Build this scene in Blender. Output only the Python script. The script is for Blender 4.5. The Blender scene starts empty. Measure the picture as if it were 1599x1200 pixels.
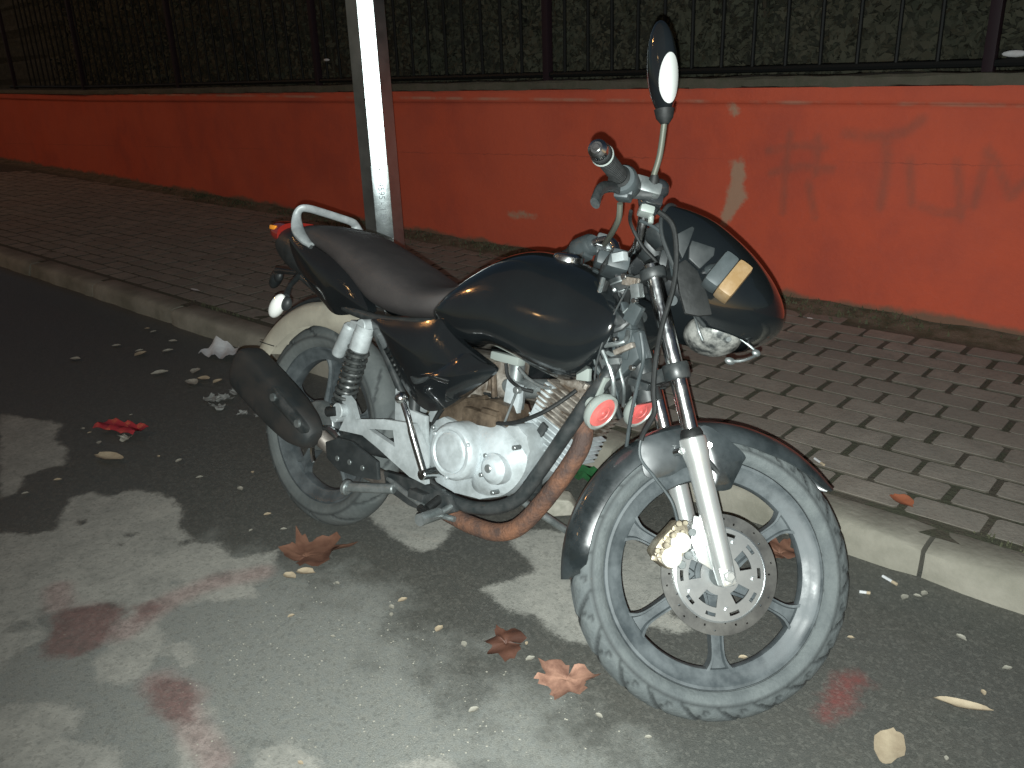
import bpy, bmesh, math, random
import numpy as np
from mathutils import Vector, Matrix
random.seed(7); rng=np.random.default_rng(7)
R=math.radians; pi=math.pi; C=math.cos; S=math.sin
scn=bpy.context.scene; col=scn.collection
# ---------------- camera, world, light ----------------
cd=bpy.data.cameras.new('camera'); cam=bpy.data.objects.new('camera',cd); col.objects.link(cam)
cd.sensor_width=36; cd.lens=30.345; cd.clip_start=.02; cd.clip_end=500
mw=Matrix(((.74736,-.21314,.6293,0),(.66348,.28965,-.68985,0),(-.03524,.9331,.35789,1.3207),(0,0,0,1)))
cam.matrix_world=mw; scn.camera=cam
w=bpy.data.worlds.new('World'); scn.world=w; w.use_nodes=True
nt=w.node_tree; bgn=nt.nodes['Background']; sk=nt.nodes.new('ShaderNodeTexSky'); sk.sky_type='NISHITA'; sk.sun_disc=False
sk.sun_elevation=R(14); sk.sun_rotation=R(115)
nt.links.new(sk.outputs[0],bgn.inputs[0]); bgn.inputs[1].default_value=.016
def lamp(name,kind,energy,colr,loc,size=.05,aim=None,angle=None,blend=.5):
    l=bpy.data.lights.new(name,kind); l.energy=energy; l.color=colr
    if kind=='SUN': l.angle=size
    else: l.shadow_soft_size=size
    if kind=='SPOT': l.spot_size=angle; l.spot_blend=blend
    o=bpy.data.objects.new(name,l); col.objects.link(o); o.location=loc
    if aim is not None: o.rotation_euler=(Vector(aim)-Vector(loc)).to_track_quat('-Z','Y').to_euler()
    return o
# faint warm glow of the night town as a very weak, wide sun
lamp('night_glow','SUN',.08,(1,.62,.34),(-6,-8,10),R(95),aim=(0,2,0))
# the phone's own flash, just beside and below its lens
fl=mw@Vector((-.007,-.019,0))
lamp('camera_flash','SPOT',380,(.93,1.0,.97),fl,.003,aim=mw@Vector((.12,-.06,-1)),angle=R(108),blend=1.0)
# two street lamps standing down the road (outside the frame)
lamp('street_light','POINT',230,(1,.46,.15),(-13,-1.5,6.5),.2)
lamp('street_light','POINT',40,(1,.58,.24),(-7.5,-9,7),.2)
scn.view_settings.view_transform='Standard'; scn.view_settings.look='None'; scn.view_settings.exposure=.18; scn.view_settings.gamma=1
# ---------------- materials ----------------
def mat(name,colr,rough=.5,metal=0,noise=0,nscale=20,col2=None,bump=0,bscale=60,coat=0,rvar=0,spec=None,dirt=None):
    m=bpy.data.materials.new(name); m.use_nodes=True; t=m.node_tree; b=t.nodes['Principled BSDF']
    b.inputs['Base Color'].default_value=(*colr,1); b.inputs['Roughness'].default_value=rough; b.inputs['Metallic'].default_value=metal
    if spec is not None: b.inputs['Specular IOR Level'].default_value=spec
    if coat: b.inputs['Coat Weight'].default_value=coat; b.inputs['Coat Roughness'].default_value=.04
    tc=t.nodes.new('ShaderNodeTexCoord')
    if col2 or rvar:
        n=t.nodes.new('ShaderNodeTexNoise'); n.inputs['Scale'].default_value=nscale; n.inputs['Detail'].default_value=6; n.inputs['Roughness'].default_value=.65
        t.links.new(tc.outputs['Object'],n.inputs['Vector'])
        cr=t.nodes.new('ShaderNodeValToRGB'); cr.color_ramp.elements[0].position=.38; cr.color_ramp.elements[1].position=.66
        cr.color_ramp.elements[0].color=(*colr,1); cr.color_ramp.elements[1].color=(*(col2 or colr),1)
        t.links.new(n.outputs['Fac'],cr.inputs['Fac']); t.links.new(cr.outputs['Color'],b.inputs['Base Color'])
        if rvar:
            mr=t.nodes.new('ShaderNodeMapRange'); mr.inputs[1].default_value=.35; mr.inputs[2].default_value=.7; mr.inputs[3].default_value=rough; mr.inputs[4].default_value=min(1,rough+rvar)
            t.links.new(n.outputs['Fac'],mr.inputs[0]); t.links.new(mr.outputs[0],b.inputs['Roughness'])
    if bump:
        n2=t.nodes.new('ShaderNodeTexNoise'); n2.inputs['Scale'].default_value=bscale; n2.inputs['Detail'].default_value=5
        bp=t.nodes.new('ShaderNodeBump'); bp.inputs['Strength'].default_value=bump; bp.inputs['Distance'].default_value=.004
        t.links.new(tc.outputs['Object'],n2.inputs['Vector']); t.links.new(n2.outputs['Fac'],bp.inputs['Height']); t.links.new(bp.outputs[0],b.inputs['Normal'])
    return m
M={}
M['tyre']=mat('dusty_tyre',(.066,.076,.078),.8,col2=(.098,.110,.110),nscale=22,bump=.5,bscale=110)
M['tyre2']=mat('dusty_rear_tyre',(.062,.071,.071),.82,col2=(.095,.104,.102),nscale=11,bump=.4,bscale=90)
M['rim']=mat('dusty_wheel_paint',(.04,.048,.052),.38,col2=(.085,.097,.102),nscale=16,rvar=.3)
M['gloss']=mat('black_gloss_paint',(.006,.0075,.0085),.14,coat=1,col2=(.008,.010,.011),nscale=5,rvar=.08)
M['blackp']=mat('black_plastic',(.012,.015,.016),.38,col2=(.03,.034,.035),nscale=9,rvar=.25)
M['fend']=mat('fender_black',(.010,.013,.014),.2,col2=(.035,.042,.045),nscale=7,rvar=.3,coat=.6)
M['greyp']=mat('grey_plastic',(.032,.040,.042),.5,col2=(.055,.066,.07),nscale=14)
M['seat']=mat('worn_seat_vinyl',(.030,.027,.027),.6,col2=(.044,.039,.038),nscale=10,bump=.25,bscale=240)
M['frame']=mat('black_frame_paint',(.016,.020,.021),.35,col2=(.036,.038,.038),nscale=30,rvar=.25)
M['alu']=mat('silver_engine_paint',(.27,.295,.30),.45,.25,col2=(.48,.525,.545),nscale=11,bump=.2,bscale=80)
M['white']=mat('white_alloy',(.27,.295,.30),.5,.15,col2=(.43,.465,.475),nscale=17,bump=.2)
M['dirtalu']=mat('oily_alloy',(.10,.075,.055),.5,.5,col2=(.40,.37,.33),nscale=22,bump=.5,bscale=90)
M['brown']=mat('oily_brown_metal',(.05,.036,.025),.5,.4,col2=(.16,.12,.085),nscale=18,bump=.4)
M['greymetal']=mat('grey_metal',(.16,.18,.18),.4,.7,col2=(.30,.32,.32),nscale=25)
M['chrome']=mat('chrome',(.72,.74,.75),.12,1,col2=(.55,.56,.55),nscale=25,rvar=.2)
M['slider']=mat('fork_slider_silver',(.62,.64,.63),.28,.75,col2=(.72,.73,.71),nscale=12)
M['disc']=mat('brake_disc_steel',(.50,.52,.52),.3,.85,col2=(.36,.38,.39),nscale=10)
M['rotor']=mat('rotor_steel',(.10,.10,.098),.36,.8,col2=(.20,.20,.19),nscale=14)
M['gold']=mat('caliper_pale_gold',(.34,.30,.22),.45,.4,col2=(.14,.115,.085),nscale=45,bump=.3)
M['calw']=mat('caliper_cap_white',(.66,.64,.58),.35,.1)
M['rust']=mat('rusty_pipe',(.055,.034,.028),.8,.2,col2=(.19,.085,.045),nscale=16,bump=.8,bscale=150)
M['pipe']=mat('dull_exhaust_pipe',(.10,.085,.075),.5,.5,col2=(.22,.20,.18),nscale=22)
M['muf']=mat('muffler_black',(.011,.014,.015),.6,.05,col2=(.026,.022,.019),nscale=8,rvar=.2)
M['hornred']=mat('horn_red',(.50,.085,.08),.5,col2=(.58,.14,.125),nscale=20)
M['horngrey']=mat('horn_rim',(.27,.30,.28),.4,.2)
M['amber']=mat('faded_amber_lens',(.20,.125,.055),.4,col2=(.27,.19,.11),nscale=25,coat=.5)
M['clear']=mat('clear_lens',(.92,.93,.90),.18,.15,coat=1)
M['red']=mat('tail_lens',(.25,.02,.015),.12,coat=1)
M['orange']=mat('orange_reflector',(.9,.32,.03),.1,coat=1)
M['beige']=mat('dusty_mudguard',(.36,.335,.27),.6,col2=(.27,.25,.205),nscale=10,bump=.15)
M['rubber']=mat('black_rubber',(.007,.008,.008),.62,spec=.3,col2=(.014,.015,.015),nscale=30,bump=.3)
M['spring']=mat('spring_black',(.03,.034,.034),.35,.2,col2=(.08,.085,.082),nscale=40)
M['bowl']=mat('scuffed_headlight_bowl',(.05,.055,.055),.5,.4,col2=(.46,.46,.43),nscale=34,bump=.3)
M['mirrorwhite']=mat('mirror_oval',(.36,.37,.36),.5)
M['olive']=mat('mirror_stem_metal',(.10,.105,.085),.4,.3)
M['glassdark']=mat('meter_glass',(.02,.022,.024),.06,coat=1)
M['galv']=mat('galvanised_steel',(.40,.45,.46),.30,.95,col2=(.52,.57,.58),nscale=7,bump=.12,bscale=40,rvar=.12)
M['leaf1']=mat('dry_leaf_tan',(.36,.20,.14),.75,col2=(.17,.085,.06),nscale=24,bump=.3)
M['leaf2']=mat('wet_leaf_dark_red',(.10,.045,.030),.5,col2=(.06,.028,.020),nscale=16)
M['leaf3']=mat('pale_leaf',(.40,.33,.23),.7,col2=(.28,.22,.15),nscale=20)
M['leaf4']=mat('brown_leaf',(.17,.085,.055),.65,col2=(.11,.05,.032),nscale=20)
M['leaf5']=mat('grey_leaf',(.26,.265,.25),.7,col2=(.17,.175,.165),nscale=20)
M['orangeleaf']=mat('orange_leaf',(.36,.115,.055),.7,col2=(.24,.09,.05),nscale=25)
M['paper']=mat('white_paper',(.55,.56,.57),.8,col2=(.44,.44,.45),nscale=30)
M['redpack']=mat('red_wrapper',(.36,.03,.04),.4,col2=(.25,.02,.03),nscale=25)
M['green']=mat('green_plastic',(.02,.10,.035),.35,col2=(.015,.05,.02),nscale=25)
M['scrap']=mat('pale_scrap',(.25,.24,.20),.75,col2=(.36,.34,.29),nscale=50)
M['hedge']=mat('hedge_leaf',(.052,.057,.040),.85,col2=(.068,.065,.046),nscale=2.2,spec=.25)
M['fence']=mat('dark_fence_iron',(.006,.007,.007),.6,spec=.2)
M['fpost']=mat('dark_post_paint',(.018,.010,.014),.6,spec=.2)
M['conc']=mat('kerb_concrete',(.26,.245,.205),.9,col2=(.15,.145,.115),nscale=3.5,bump=.6,bscale=45)
M['moss']=mat('mossy_concrete',(.085,.078,.060),.92,col2=(.06,.062,.042),nscale=12,bump=.8,bscale=40)
M['soil']=mat('dirty_joint_soil',(.055,.045,.032),.95,col2=(.04,.045,.024),nscale=9,bump=.6,bscale=60)
M['grass']=mat('weed_green',(.085,.085,.045),.85,col2=(.05,.055,.03),nscale=9)
M['ink']=mat('faint_ink',(.34,.38,.40),.6)
# ---------------- mesh helpers ----------------
def link(name,vs,fs,m,parent=None,xf=None,smooth=True,angle=35):
    me=bpy.data.meshes.new(name)
    if xf is not None: vs=[tuple(xf@Vector(v)) for v in vs]
    me.from_pydata([tuple(v) for v in vs],[],[tuple(f) for f in fs]); me.update()
    bm=bmesh.new(); bm.from_mesh(me); bmesh.ops.recalc_face_normals(bm,faces=bm.faces); bm.to_mesh(me); bm.free()
    if smooth:
        me.polygons.foreach_set('use_smooth',[True]*len(me.polygons)); me.set_sharp_from_angle(angle=R(angle))
    if m is not None: me.materials.append(m)
    o=bpy.data.objects.new(name,me); col.objects.link(o)
    if parent is not None: o.parent=parent
    return o
class MB:
    def __init__(s): s.v=[]; s.f=[]
    def add(s,vs,fs,xf=None):
        n=len(s.v); s.v+=[tuple(xf@Vector(v)) if xf is not None else tuple(v) for v in vs]; s.f+=[tuple(i+n for i in f) for f in fs]; return s
    def build(s,name,m,parent=None,xf=None,smooth=True,angle=35): return link(name,s.v,s.f,m,parent,xf,smooth,angle)
    def tube(s,pts,r,seg=12,cap=True,flat=1.0):
        pts=[Vector(p) for p in pts]; n=len(pts); rs=r if isinstance(r,(list,tuple)) else [r]*n
        t0=(pts[1]-pts[0]).normalized(); up=Vector((0,0,1)) if abs(t0.z)<.9 else Vector((1,0,0)); nx=t0.cross(up).normalized()
        vs=[];fs=[]
        for i,p in enumerate(pts):
            t=(pts[min(i+1,n-1)]-pts[max(i-1,0)]).normalized(); nx=(nx-t*nx.dot(t)).normalized(); ny=t.cross(nx)
            for k in range(seg):
                a=2*pi*k/seg; vs.append(p+nx*C(a)*rs[i]+ny*S(a)*rs[i]*flat)
        for i in range(n-1):
            for k in range(seg):
                a=i*seg+k; b=i*seg+(k+1)%seg; fs.append((a,b,b+seg,a+seg))
        if cap: fs.append(tuple(range(seg))[::-1]); fs.append(tuple(range((n-1)*seg,n*seg)))
        return s.add(vs,fs)
    def box(s,c,d,xf=None,bev=.0):
        hx,hy,hz=d[0]/2,d[1]/2,d[2]/2; cx,cy,cz=c
        if bev<=0:
            vs=[(cx+a*hx,cy+b*hy,cz+e*hz) for a in(-1,1) for b in(-1,1) for e in(-1,1)]
            return s.add(vs,[(0,1,3,2),(4,6,7,5),(0,4,5,1),(2,3,7,6),(0,2,6,4),(1,5,7,3)],xf)
        bm=bmesh.new(); bmesh.ops.create_cube(bm,size=1); bmesh.ops.scale(bm,vec=d,verts=bm.verts); bmesh.ops.bevel(bm,geom=bm.edges[:],offset=min(bev,.45*min(d)),segments=2,profile=.6,affect='EDGES'); bmesh.ops.translate(bm,vec=c,verts=bm.verts)
        bm.verts.index_update(); r=s.add([v.co.copy() for v in bm.verts],[[v.index for v in f.verts] for f in bm.faces],xf); bm.free(); return r
    def lathe(s,prof,seg=48,org=(0,0,0),axis='y',closed=False,xf=None,a0=0,a1=2*pi):
        # prof: (radius, axial)
        full=abs(a1-a0-2*pi)<1e-6; n=len(prof); vs=[];fs=[]; cnt=seg if full else seg+1
        for k in range(cnt):
            a=a0+(a1-a0)*k/seg
            for r,h in prof:
                if axis=='y': vs.append((org[0]+r*C(a),org[1]+h,org[2]+r*S(a)))
                elif axis=='x': vs.append((org[0]+h,org[1]+r*C(a),org[2]+r*S(a)))
                else: vs.append((org[0]+r*C(a),org[1]+r*S(a),org[2]+h))
        for k in range(seg):
            k2=(k+1)%cnt
            for j in range(n if closed else n-1):
                j2=(j+1)%n; fs.append((k*n+j,k2*n+j,k2*n+j2,k*n+j2))
        return s.add(vs,fs,xf)
    def cyl(s,p0,p1,r,seg=20,bev=0,r1=None):
        p0=Vector(p0);p1=Vector(p1);d=(p1-p0); L=d.length; q=d.to_track_quat('Z','Y').to_matrix().to_4x4(); r1=r if r1 is None else r1
        b=min(bev,L*.4,r*.5)
        prof=[(1e-5,0),(r-b,0),(r,b),(r1,L-b),(r1-b,L),(1e-5,L)] if b>0 else [(1e-5,0),(r,0),(r1,L),(1e-5,L)]
        return s.lathe(prof,seg,axis='z',xf=Matrix.Translation(p0)@q)
    def ball(s,c,d,su=20,sv=12,xf=None):
        prof=[(max(1e-5,C(-pi/2+pi*i/sv)),S(-pi/2+pi*i/sv)) for i in range(sv+1)]
        m=Matrix.Translation(c)@Matrix.Diagonal((*d,1)); m=(xf@m) if xf is not None else m
        return s.lathe(prof,su,axis='z',xf=m)
    def prism(s,poly,y0,y1,bev=0,xf=None):
        bm=bmesh.new(); vs=[bm.verts.new((x,y0,z)) for x,z in poly]; f=bm.faces.new(vs)
        r=bmesh.ops.extrude_face_region(bm,geom=[f]); bmesh.ops.translate(bm,vec=(0,y1-y0,0),verts=[g for g in r['geom'] if isinstance(g,bmesh.types.BMVert)])
        if bev>0: bmesh.ops.bevel(bm,geom=bm.edges[:],offset=bev,segments=2,profile=.6,affect='EDGES',clamp_overlap=True)
        bmesh.ops.triangulate(bm,faces=[f for f in bm.faces if len(f.verts)>4]); bm.verts.index_update()
        s.add([v.co.copy() for v in bm.verts],[[v.index for v in f.verts] for f in bm.faces],xf); bm.free(); return s
    def panel(s,poly,y,bulge,thick=.012,rings=7,xf=None,n=60):
        poly=smooth_poly(poly,n); cx=sum(p[0] for p in poly)/len(poly); cz=sum(p[1] for p in poly)/len(poly); N=len(poly); sg=-1 if y<0 else 1
        vs=[(x,y-sg*thick,z) for x,z in poly]; fs=[]
        for k in range(rings+1):
            q=1-k/(rings+.0)*.985
            for x,z in poly: vs.append((cx+(x-cx)*q,y+sg*bulge*(1-q**2.6),cz+(z-cz)*q))
        for k in range(rings+1):
            for i in range(N):
                j=(i+1)%N; fs.append((k*N+i,k*N+j,(k+1)*N+j,(k+1)*N+i))
        fs.append(tuple((rings+1)*N+i for i in range(N))); return s.add(vs,fs,xf)
def crom(pts,per=6,closed=False):
    P=[np.array(p,float) for p in pts]; n=len(P); out=[]
    rngi=range(n) if closed else range(n-1)
    for i in rngi:
        if closed: a,b,c,d=P[(i-1)%n],P[i],P[(i+1)%n],P[(i+2)%n]
        else: a,b,c,d=P[max(i-1,0)],P[i],P[i+1],P[min(i+2,n-1)]
        for k in range(per):
            t=k/per; out.append(.5*((2*b)+(-a+c)*t+(2*a-5*b+4*c-d)*t*t+(-a+3*b-3*c+d)*t**3))
    if not closed: out.append(P[-1])
    return [tuple(o) for o in out]
def smooth_poly(poly,n=60): return crom(poly,max(2,round(n/len(poly))),True)
def loft(mb,st,seg=36,per=6,cap=True,xf=None,axis='x'):
    # stations: (x, ztop, zbot, hw, zmid, etop, ebot[, yc])
    st=crom([tuple(s)+(0,)*(8-len(s)) for s in st],per); vs=[];fs=[]
    for x,zt,zb,hw,zm,et,eb,yc in st:
        for k in range(seg):
            a=2*pi*k/seg; c=C(a); s_=S(a); e=et if s_>=0 else eb
            y=yc+hw*math.copysign(abs(c)**(2/e),c); z=zm+((zt-zm) if s_>=0 else (zm-zb))*math.copysign(abs(s_)**(2/e),s_)
            vs.append((x,y,z))
    n=len(st)
    for i in range(n-1):
        for k in range(seg):
            a=i*seg+k;b=i*seg+(k+1)%seg; fs.append((a,b,b+seg,a+seg))
    if cap: fs.append(tuple(range(seg))); fs.append(tuple(range((n-1)*seg,n*seg)))
    mb.add(vs,fs,xf); return mb
def P3(l,y): return [(x,y,z) for x,z in l]
def tag(o,label=None,cat=None,group=None,kind=None):
    if label: o['label']=label
    if cat: o['category']=cat
    if group: o['group']=group
    if kind: o['kind']=kind
    return o
def empty(name,loc,rot=(0,0,0)):
    o=bpy.data.objects.new(name,None); col.objects.link(o); o.location=loc; o.rotation_euler=rot; o.empty_display_size=.1; return o
def segdist(X,Y,a,b):
    ax,ay=a;bx,by=b; dx,dy=bx-ax,by-ay; t=np.clip(((X-ax)*dx+(Y-ay)*dy)/(dx*dx+dy*dy+1e-12),0,1); return np.hypot(X-ax-t*dx,Y-ay-t*dy)
def polysd(X,Y,poly):
    d=np.full(X.shape,1e9); ins=np.zeros(X.shape,bool); n=len(poly)
    for i in range(n):
        a=poly[i];b=poly[(i+1)%n]; d=np.minimum(d,segdist(X,Y,a,b))
        with np.errstate(divide='ignore',invalid='ignore'):
            c=((a[1]>Y)!=(b[1]>Y))&(X<(b[0]-a[0])*(Y-a[1])/(b[1]-a[1]+1e-12)+a[0])
        ins^=c
    return np.where(ins,d,-d)
def grid_mesh(name,xs,ys,fn,attrs,m,parent=None):
    X,Y=np.meshgrid(xs,ys,indexing='ij'); P=fn(X,Y); nx,ny=X.shape
    me=bpy.data.meshes.new(name); I=np.arange(nx*ny).reshape(nx,ny)
    F=np.stack([I[:-1,:-1],I[1:,:-1],I[1:,1:],I[:-1,1:]],-1).reshape(-1,4)
    me.from_pydata(P.reshape(-1,3).tolist(),[],F.tolist())
    for k,f in attrs.items():
        a=me.attributes.new(k,'FLOAT','POINT'); a.data.foreach_set('value',f(X,Y).astype(np.float32).ravel())
    me.materials.append(m); o=bpy.data.objects.new(name,me); col.objects.link(o)
    if parent: o.parent=parent
    return o
class NT:
    def __init__(s,name):
        s.m=bpy.data.materials.new(name); s.m.use_nodes=True; s.t=s.m.node_tree; s.b=s.t.nodes['Principled BSDF']; s.tc=s.t.nodes.new('ShaderNodeTexCoord').outputs['Object']
    def n(s,k,**kw):
        o=s.t.nodes.new('ShaderNode'+k)
        for a,v in kw.items(): setattr(o,a,v)
        return o
    def l(s,a,b): s.t.links.new(a,b)
    def attr(s,nm): o=s.n('Attribute'); o.attribute_name=nm; return o.outputs['Fac']
    def noise(s,sc,det=5,rough=.6): o=s.n('TexNoise'); o.inputs['Scale'].default_value=sc; o.inputs['Detail'].default_value=det; o.inputs['Roughness'].default_value=rough; s.l(s.tc,o.inputs['Vector']); return o.outputs['Fac']
    def math(s,op,a,b):
        o=s.n('Math',operation=op)
        for i,v in enumerate((a,b)):
            if isinstance(v,(int,float)): o.inputs[i].default_value=v
            else: s.l(v,o.inputs[i])
        return o.outputs[0]
    def ramp(s,v,lo,hi,a=0.,b=1.):
        o=s.n('MapRange',interpolation_type='SMOOTHSTEP'); s.l(v,o.inputs[0]); o.inputs[1].default_value=lo;o.inputs[2].default_value=hi;o.inputs[3].default_value=a;o.inputs[4].default_value=b; return o.outputs[0]
    def mix(s,f,a,b):
        o=s.n('Mix',data_type='RGBA')
        if isinstance(f,(int,float)): o.inputs[0].default_value=f
        else: s.l(f,o.inputs[0])
        for i,v in ((6,a),(7,b)):
            if isinstance(v,tuple): o.inputs[i].default_value=(*v,1)
            else: s.l(v,o.inputs[i])
        return o.outputs[2]
    def bump(s,h,st,dist=.004):
        o=s.n('Bump'); o.inputs['Strength'].default_value=st; o.inputs['Distance'].default_value=dist; s.l(h,o.inputs['Height']); s.l(o.outputs[0],s.b.inputs['Normal'])
# ---------------- the road ----------------
DRY=[[(-2.001,1.452),(-2.044,1.526),(-2.003,1.614),(-1.836,1.688),(-1.715,1.624),(-1.655,1.515),(-1.639,1.491),(-1.629,1.45),(-1.633,1.399),(-1.668,1.384),(-1.732,1.386),(-1.817,1.403),(-1.89,1.417)],
 [(-1.374,1.364),(-1.368,1.395),(-1.35,1.452),(-1.329,1.507),(-1.33,1.527),(-1.395,1.554),(-1.464,1.58),(-1.496,1.605),(-1.461,1.682),(-1.382,1.744),(-1.277,1.823),(-1.104,1.826),(-0.9825,1.648),(-0.9558,1.579),(-0.9585,1.513),(-0.9701,1.456),(-0.9546,1.406),(-0.9761,1.359),(-1.012,1.354),(-1.092,1.335),(-1.165,1.36),(-1.212,1.359),(-1.278,1.334),(-1.331,1.355)],
 [(-0.9724,1.552),(-0.9595,1.596),(-0.9099,1.582),(-0.8644,1.56),(-0.8806,1.528),(-0.9183,1.516),(-0.9474,1.519)],
 [(-3.815,1.026),(-3.487,1.14),(-3.349,1.053),(-3.227,1.053),(-3.091,0.9876),(-3.108,0.8669),(-2.988,0.7873),(-2.992,0.7388)],
 [(-2.749,0.6541),(-2.669,0.7081),(-2.617,0.7729),(-2.689,0.8102),(-2.797,0.8851),(-2.796,0.9478),(-2.692,0.9889),(-2.716,1.033),(-2.619,1.085),(-2.521,1.101),(-2.419,1.079),(-2.347,1.024),(-2.231,1.006),(-2.132,1.052),(-2.056,1.029),(-2,1.073),(-1.981,1.14),(-1.908,1.067),(-1.873,0.9915),(-1.824,0.9596),(-1.865,0.9122),(-1.92,0.8679),(-1.959,0.7859),(-1.923,0.7355),(-1.83,0.7126),(-1.785,0.6578),(-1.754,0.5958),(-1.764,0.5774),(-1.834,0.5424),(-1.894,0.5691),(-1.954,0.6376),(-1.997,0.6892),(-2.044,0.7182),(-2.084,0.7184),(-2.135,0.6769),(-2.19,0.5934),(-2.201,0.5494),(-2.107,0.5367),(-2.069,0.4601),(-2.039,0.4065),(-2.111,0.3195),(-2.879,0.5519)],
 [(-1.967,0.3015),(-1.887,0.3932),(-1.84,0.4442),(-1.752,0.4774),(-1.703,0.4427),(-1.729,0.3737),(-1.848,0.2642)],
 [(-1.603,0.6249),(-1.524,0.6645),(-1.422,0.6267),(-1.364,0.5635),(-1.414,0.5221)],[(-1.826,0.2819),(-1.716,0.4079),(-1.583,0.4707),(-1.447,0.4326),(-1.669,0.2082)],[(-1.351,0.6506),(-1.317,0.7128),(-1.229,0.7289),(-1.149,0.6998),(-1.252,0.5942)],[(-1.096,0.8175),(-1.034,0.9008),(-0.9364,0.8562),(-1.029,0.7594)],[(-1.811,0.7124),(-1.791,0.7605),(-1.711,0.7325),(-1.704,0.6795)]]
MID=[[(-2.431,0.2428),(-2.574,0.4919),(-2.207,0.5583),(-2.338,0.6599),(-2.132,0.7273),(-2.177,0.9766),(-1.939,1.079),(-1.743,1.154),(-1.592,1.142),(-1.423,1.105),(-1.231,1.093),(-1.085,1.089),(-0.9412,1.093),(-0.7662,1.101),(-0.6664,1.042),(-1.758,0.1348)]]
PINK=[([(-1.918,1.035),(-1.982,0.9244),(-1.995,0.8191),(-1.981,0.7407),(-1.961,0.6717)],.055),([(-1.686,0.638),(-1.603,0.6249),(-1.481,0.6017),(-1.385,0.5898)],.05),([(-2.114,0.6337),(-2,0.6405)],.07),([(-2.289,0.6401),(-2.205,0.6141)],.05),([(-1.708,0.634),(-1.611,0.6446)],.06)]
REDP=[(-0.5391,1.622),(-0.5215,1.65),(-0.4868,1.665),(-0.4572,1.646),(-0.4719,1.607),(-0.477,1.577),(-0.4559,1.544),(-0.4593,1.522),(-0.4803,1.5),(-0.4882,1.46),(-0.5218,1.48),(-0.5309,1.541),(-0.5284,1.582)]
WINE=[[(-2.186,0.59),(-2.138,0.6782),(-2.067,0.7314),(-2.026,0.6976),(-1.985,0.6519),(-1.943,0.599),(-1.947,0.5466),(-2.016,0.4845),(-2.116,0.5463)],[(-1.739,0.6112),(-1.713,0.6554),(-1.656,0.6849),(-1.575,0.6614),(-1.533,0.6165),(-1.564,0.5766),(-1.65,0.5768)],[(-2.042,0.745),(-2.022,0.7972),(-1.97,0.7844),(-1.953,0.7353),(-1.974,0.7116)]]
SPOTS=[(-2.381,0.8606),(-2.053,0.8596),(-1.99,0.949),(-2.004,0.6705),(-1.849,0.829),(-1.824,0.8323),(-1.773,0.6521),(-1.502,0.6443),(-1.891,0.4156),(-2.613,0.8397),(-2.41,0.9066),(-1.844,0.4811),(-2.307,0.9554),(-2.243,0.9925),(-2.188,0.5117),(-2.218,0.5784)]
def f_dry(X,Y):
    d=np.full(X.shape,-9.)
    for q in DRY: d=np.maximum(d,polysd(X,Y,q))
    for i,(a,b) in enumerate(SPOTS): d=np.minimum(d,np.hypot(X-a,Y-b)-(.012+.012*((i*7)%3)/2))
    return np.clip(d,-.3,.3)
def f_mid(X,Y): return np.clip(polysd(X,Y,MID[0]),-.3,.3)
def f_pink(X,Y):
    o=np.zeros(X.shape)
    for l,r in PINK:
        for a,b in zip(l,l[1:]): o=np.maximum(o,np.exp(-(segdist(X,Y,a,b)/r)**2))
    return o
def f_wine(X,Y):
    d=np.full(X.shape,-9.)
    for p_ in WINE: d=np.maximum(d,polysd(X,Y,p_))
    return np.clip(d,-.2,.2)
def f_red(X,Y): return np.clip(polysd(X,Y,REDP),-.2,.2)
xs=np.concatenate([[-90,-50,-30,-20,-14,-10,-8,-7,-6,-5.5],np.arange(-5,1,.02),[1,1.5,2,3,5,10,20,50,90]])
ys=np.concatenate([[-90,-50,-30,-15,-8,-4,-2,-1,-.5],np.arange(-.2,2.16,.02),[2.2,2.5,3,4,6,10,20,50,90]])
q=NT('wet_asphalt'); dn=q.noise(5.5,6,.62); fine=q.noise(300,3,.7); med=q.noise(38,6,.7); big=q.noise(2.2,5,.6)
dry=q.ramp(q.math('ADD',q.math('ADD',q.attr('dry'),q.math('MULTIPLY',q.math('SUBTRACT',q.noise(17,8,.7),.5),.085)),q.math('MULTIPLY',q.math('SUBTRACT',q.noise(150,3,.7),.5),.03)),-.013,.013)
mid=q.ramp(q.math('ADD',q.attr('mid'),q.math('MULTIPLY',q.math('SUBTRACT',dn,.5),.7)),-.14,.14)
gr=q.ramp(fine,.35,.68); md=q.ramp(med,.3,.7)
wet=q.mix(md,(.050,.053,.047),(.084,.083,.073)); wet=q.mix(q.ramp(big,.35,.65),wet,(.064,.067,.062))
wet=q.mix(q.math('MULTIPLY',gr,.45),wet,(.125,.125,.112))
midc=q.mix(gr,(.165,.170,.152),(.25,.25,.225)); midc=q.mix(q.math('MULTIPLY',md,.5),midc,(.185,.20,.195))
dryc=q.mix(q.ramp(q.noise(7,7,.7),.38,.62),q.mix(md,(.215,.215,.192),(.29,.285,.255)),q.mix(md,(.29,.285,.255),(.36,.35,.31))); dryc=q.mix(q.math('MULTIPLY',gr,.3),dryc,(.26,.255,.235))
c=q.mix(mid,wet,midc); c=q.mix(dry,c,dryc)
c=q.mix(q.math('MULTIPLY',q.ramp(q.math('MULTIPLY',q.attr('pink'),q.math('ADD',dn,.45)),.25,1.0),.75),c,q.mix(q.ramp(med,.4,.6),(.23,.165,.15),(.33,.25,.23)))
wn=q.ramp(q.math('ADD',q.attr('wine'),q.math('MULTIPLY',q.math('SUBTRACT',q.noise(20,7,.7),.5),.09)),-.015,.025); c=q.mix(q.math('MULTIPLY',wn,.8),c,q.mix(q.ramp(med,.35,.65),(.12,.075,.070),(.17,.095,.085)))
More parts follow.
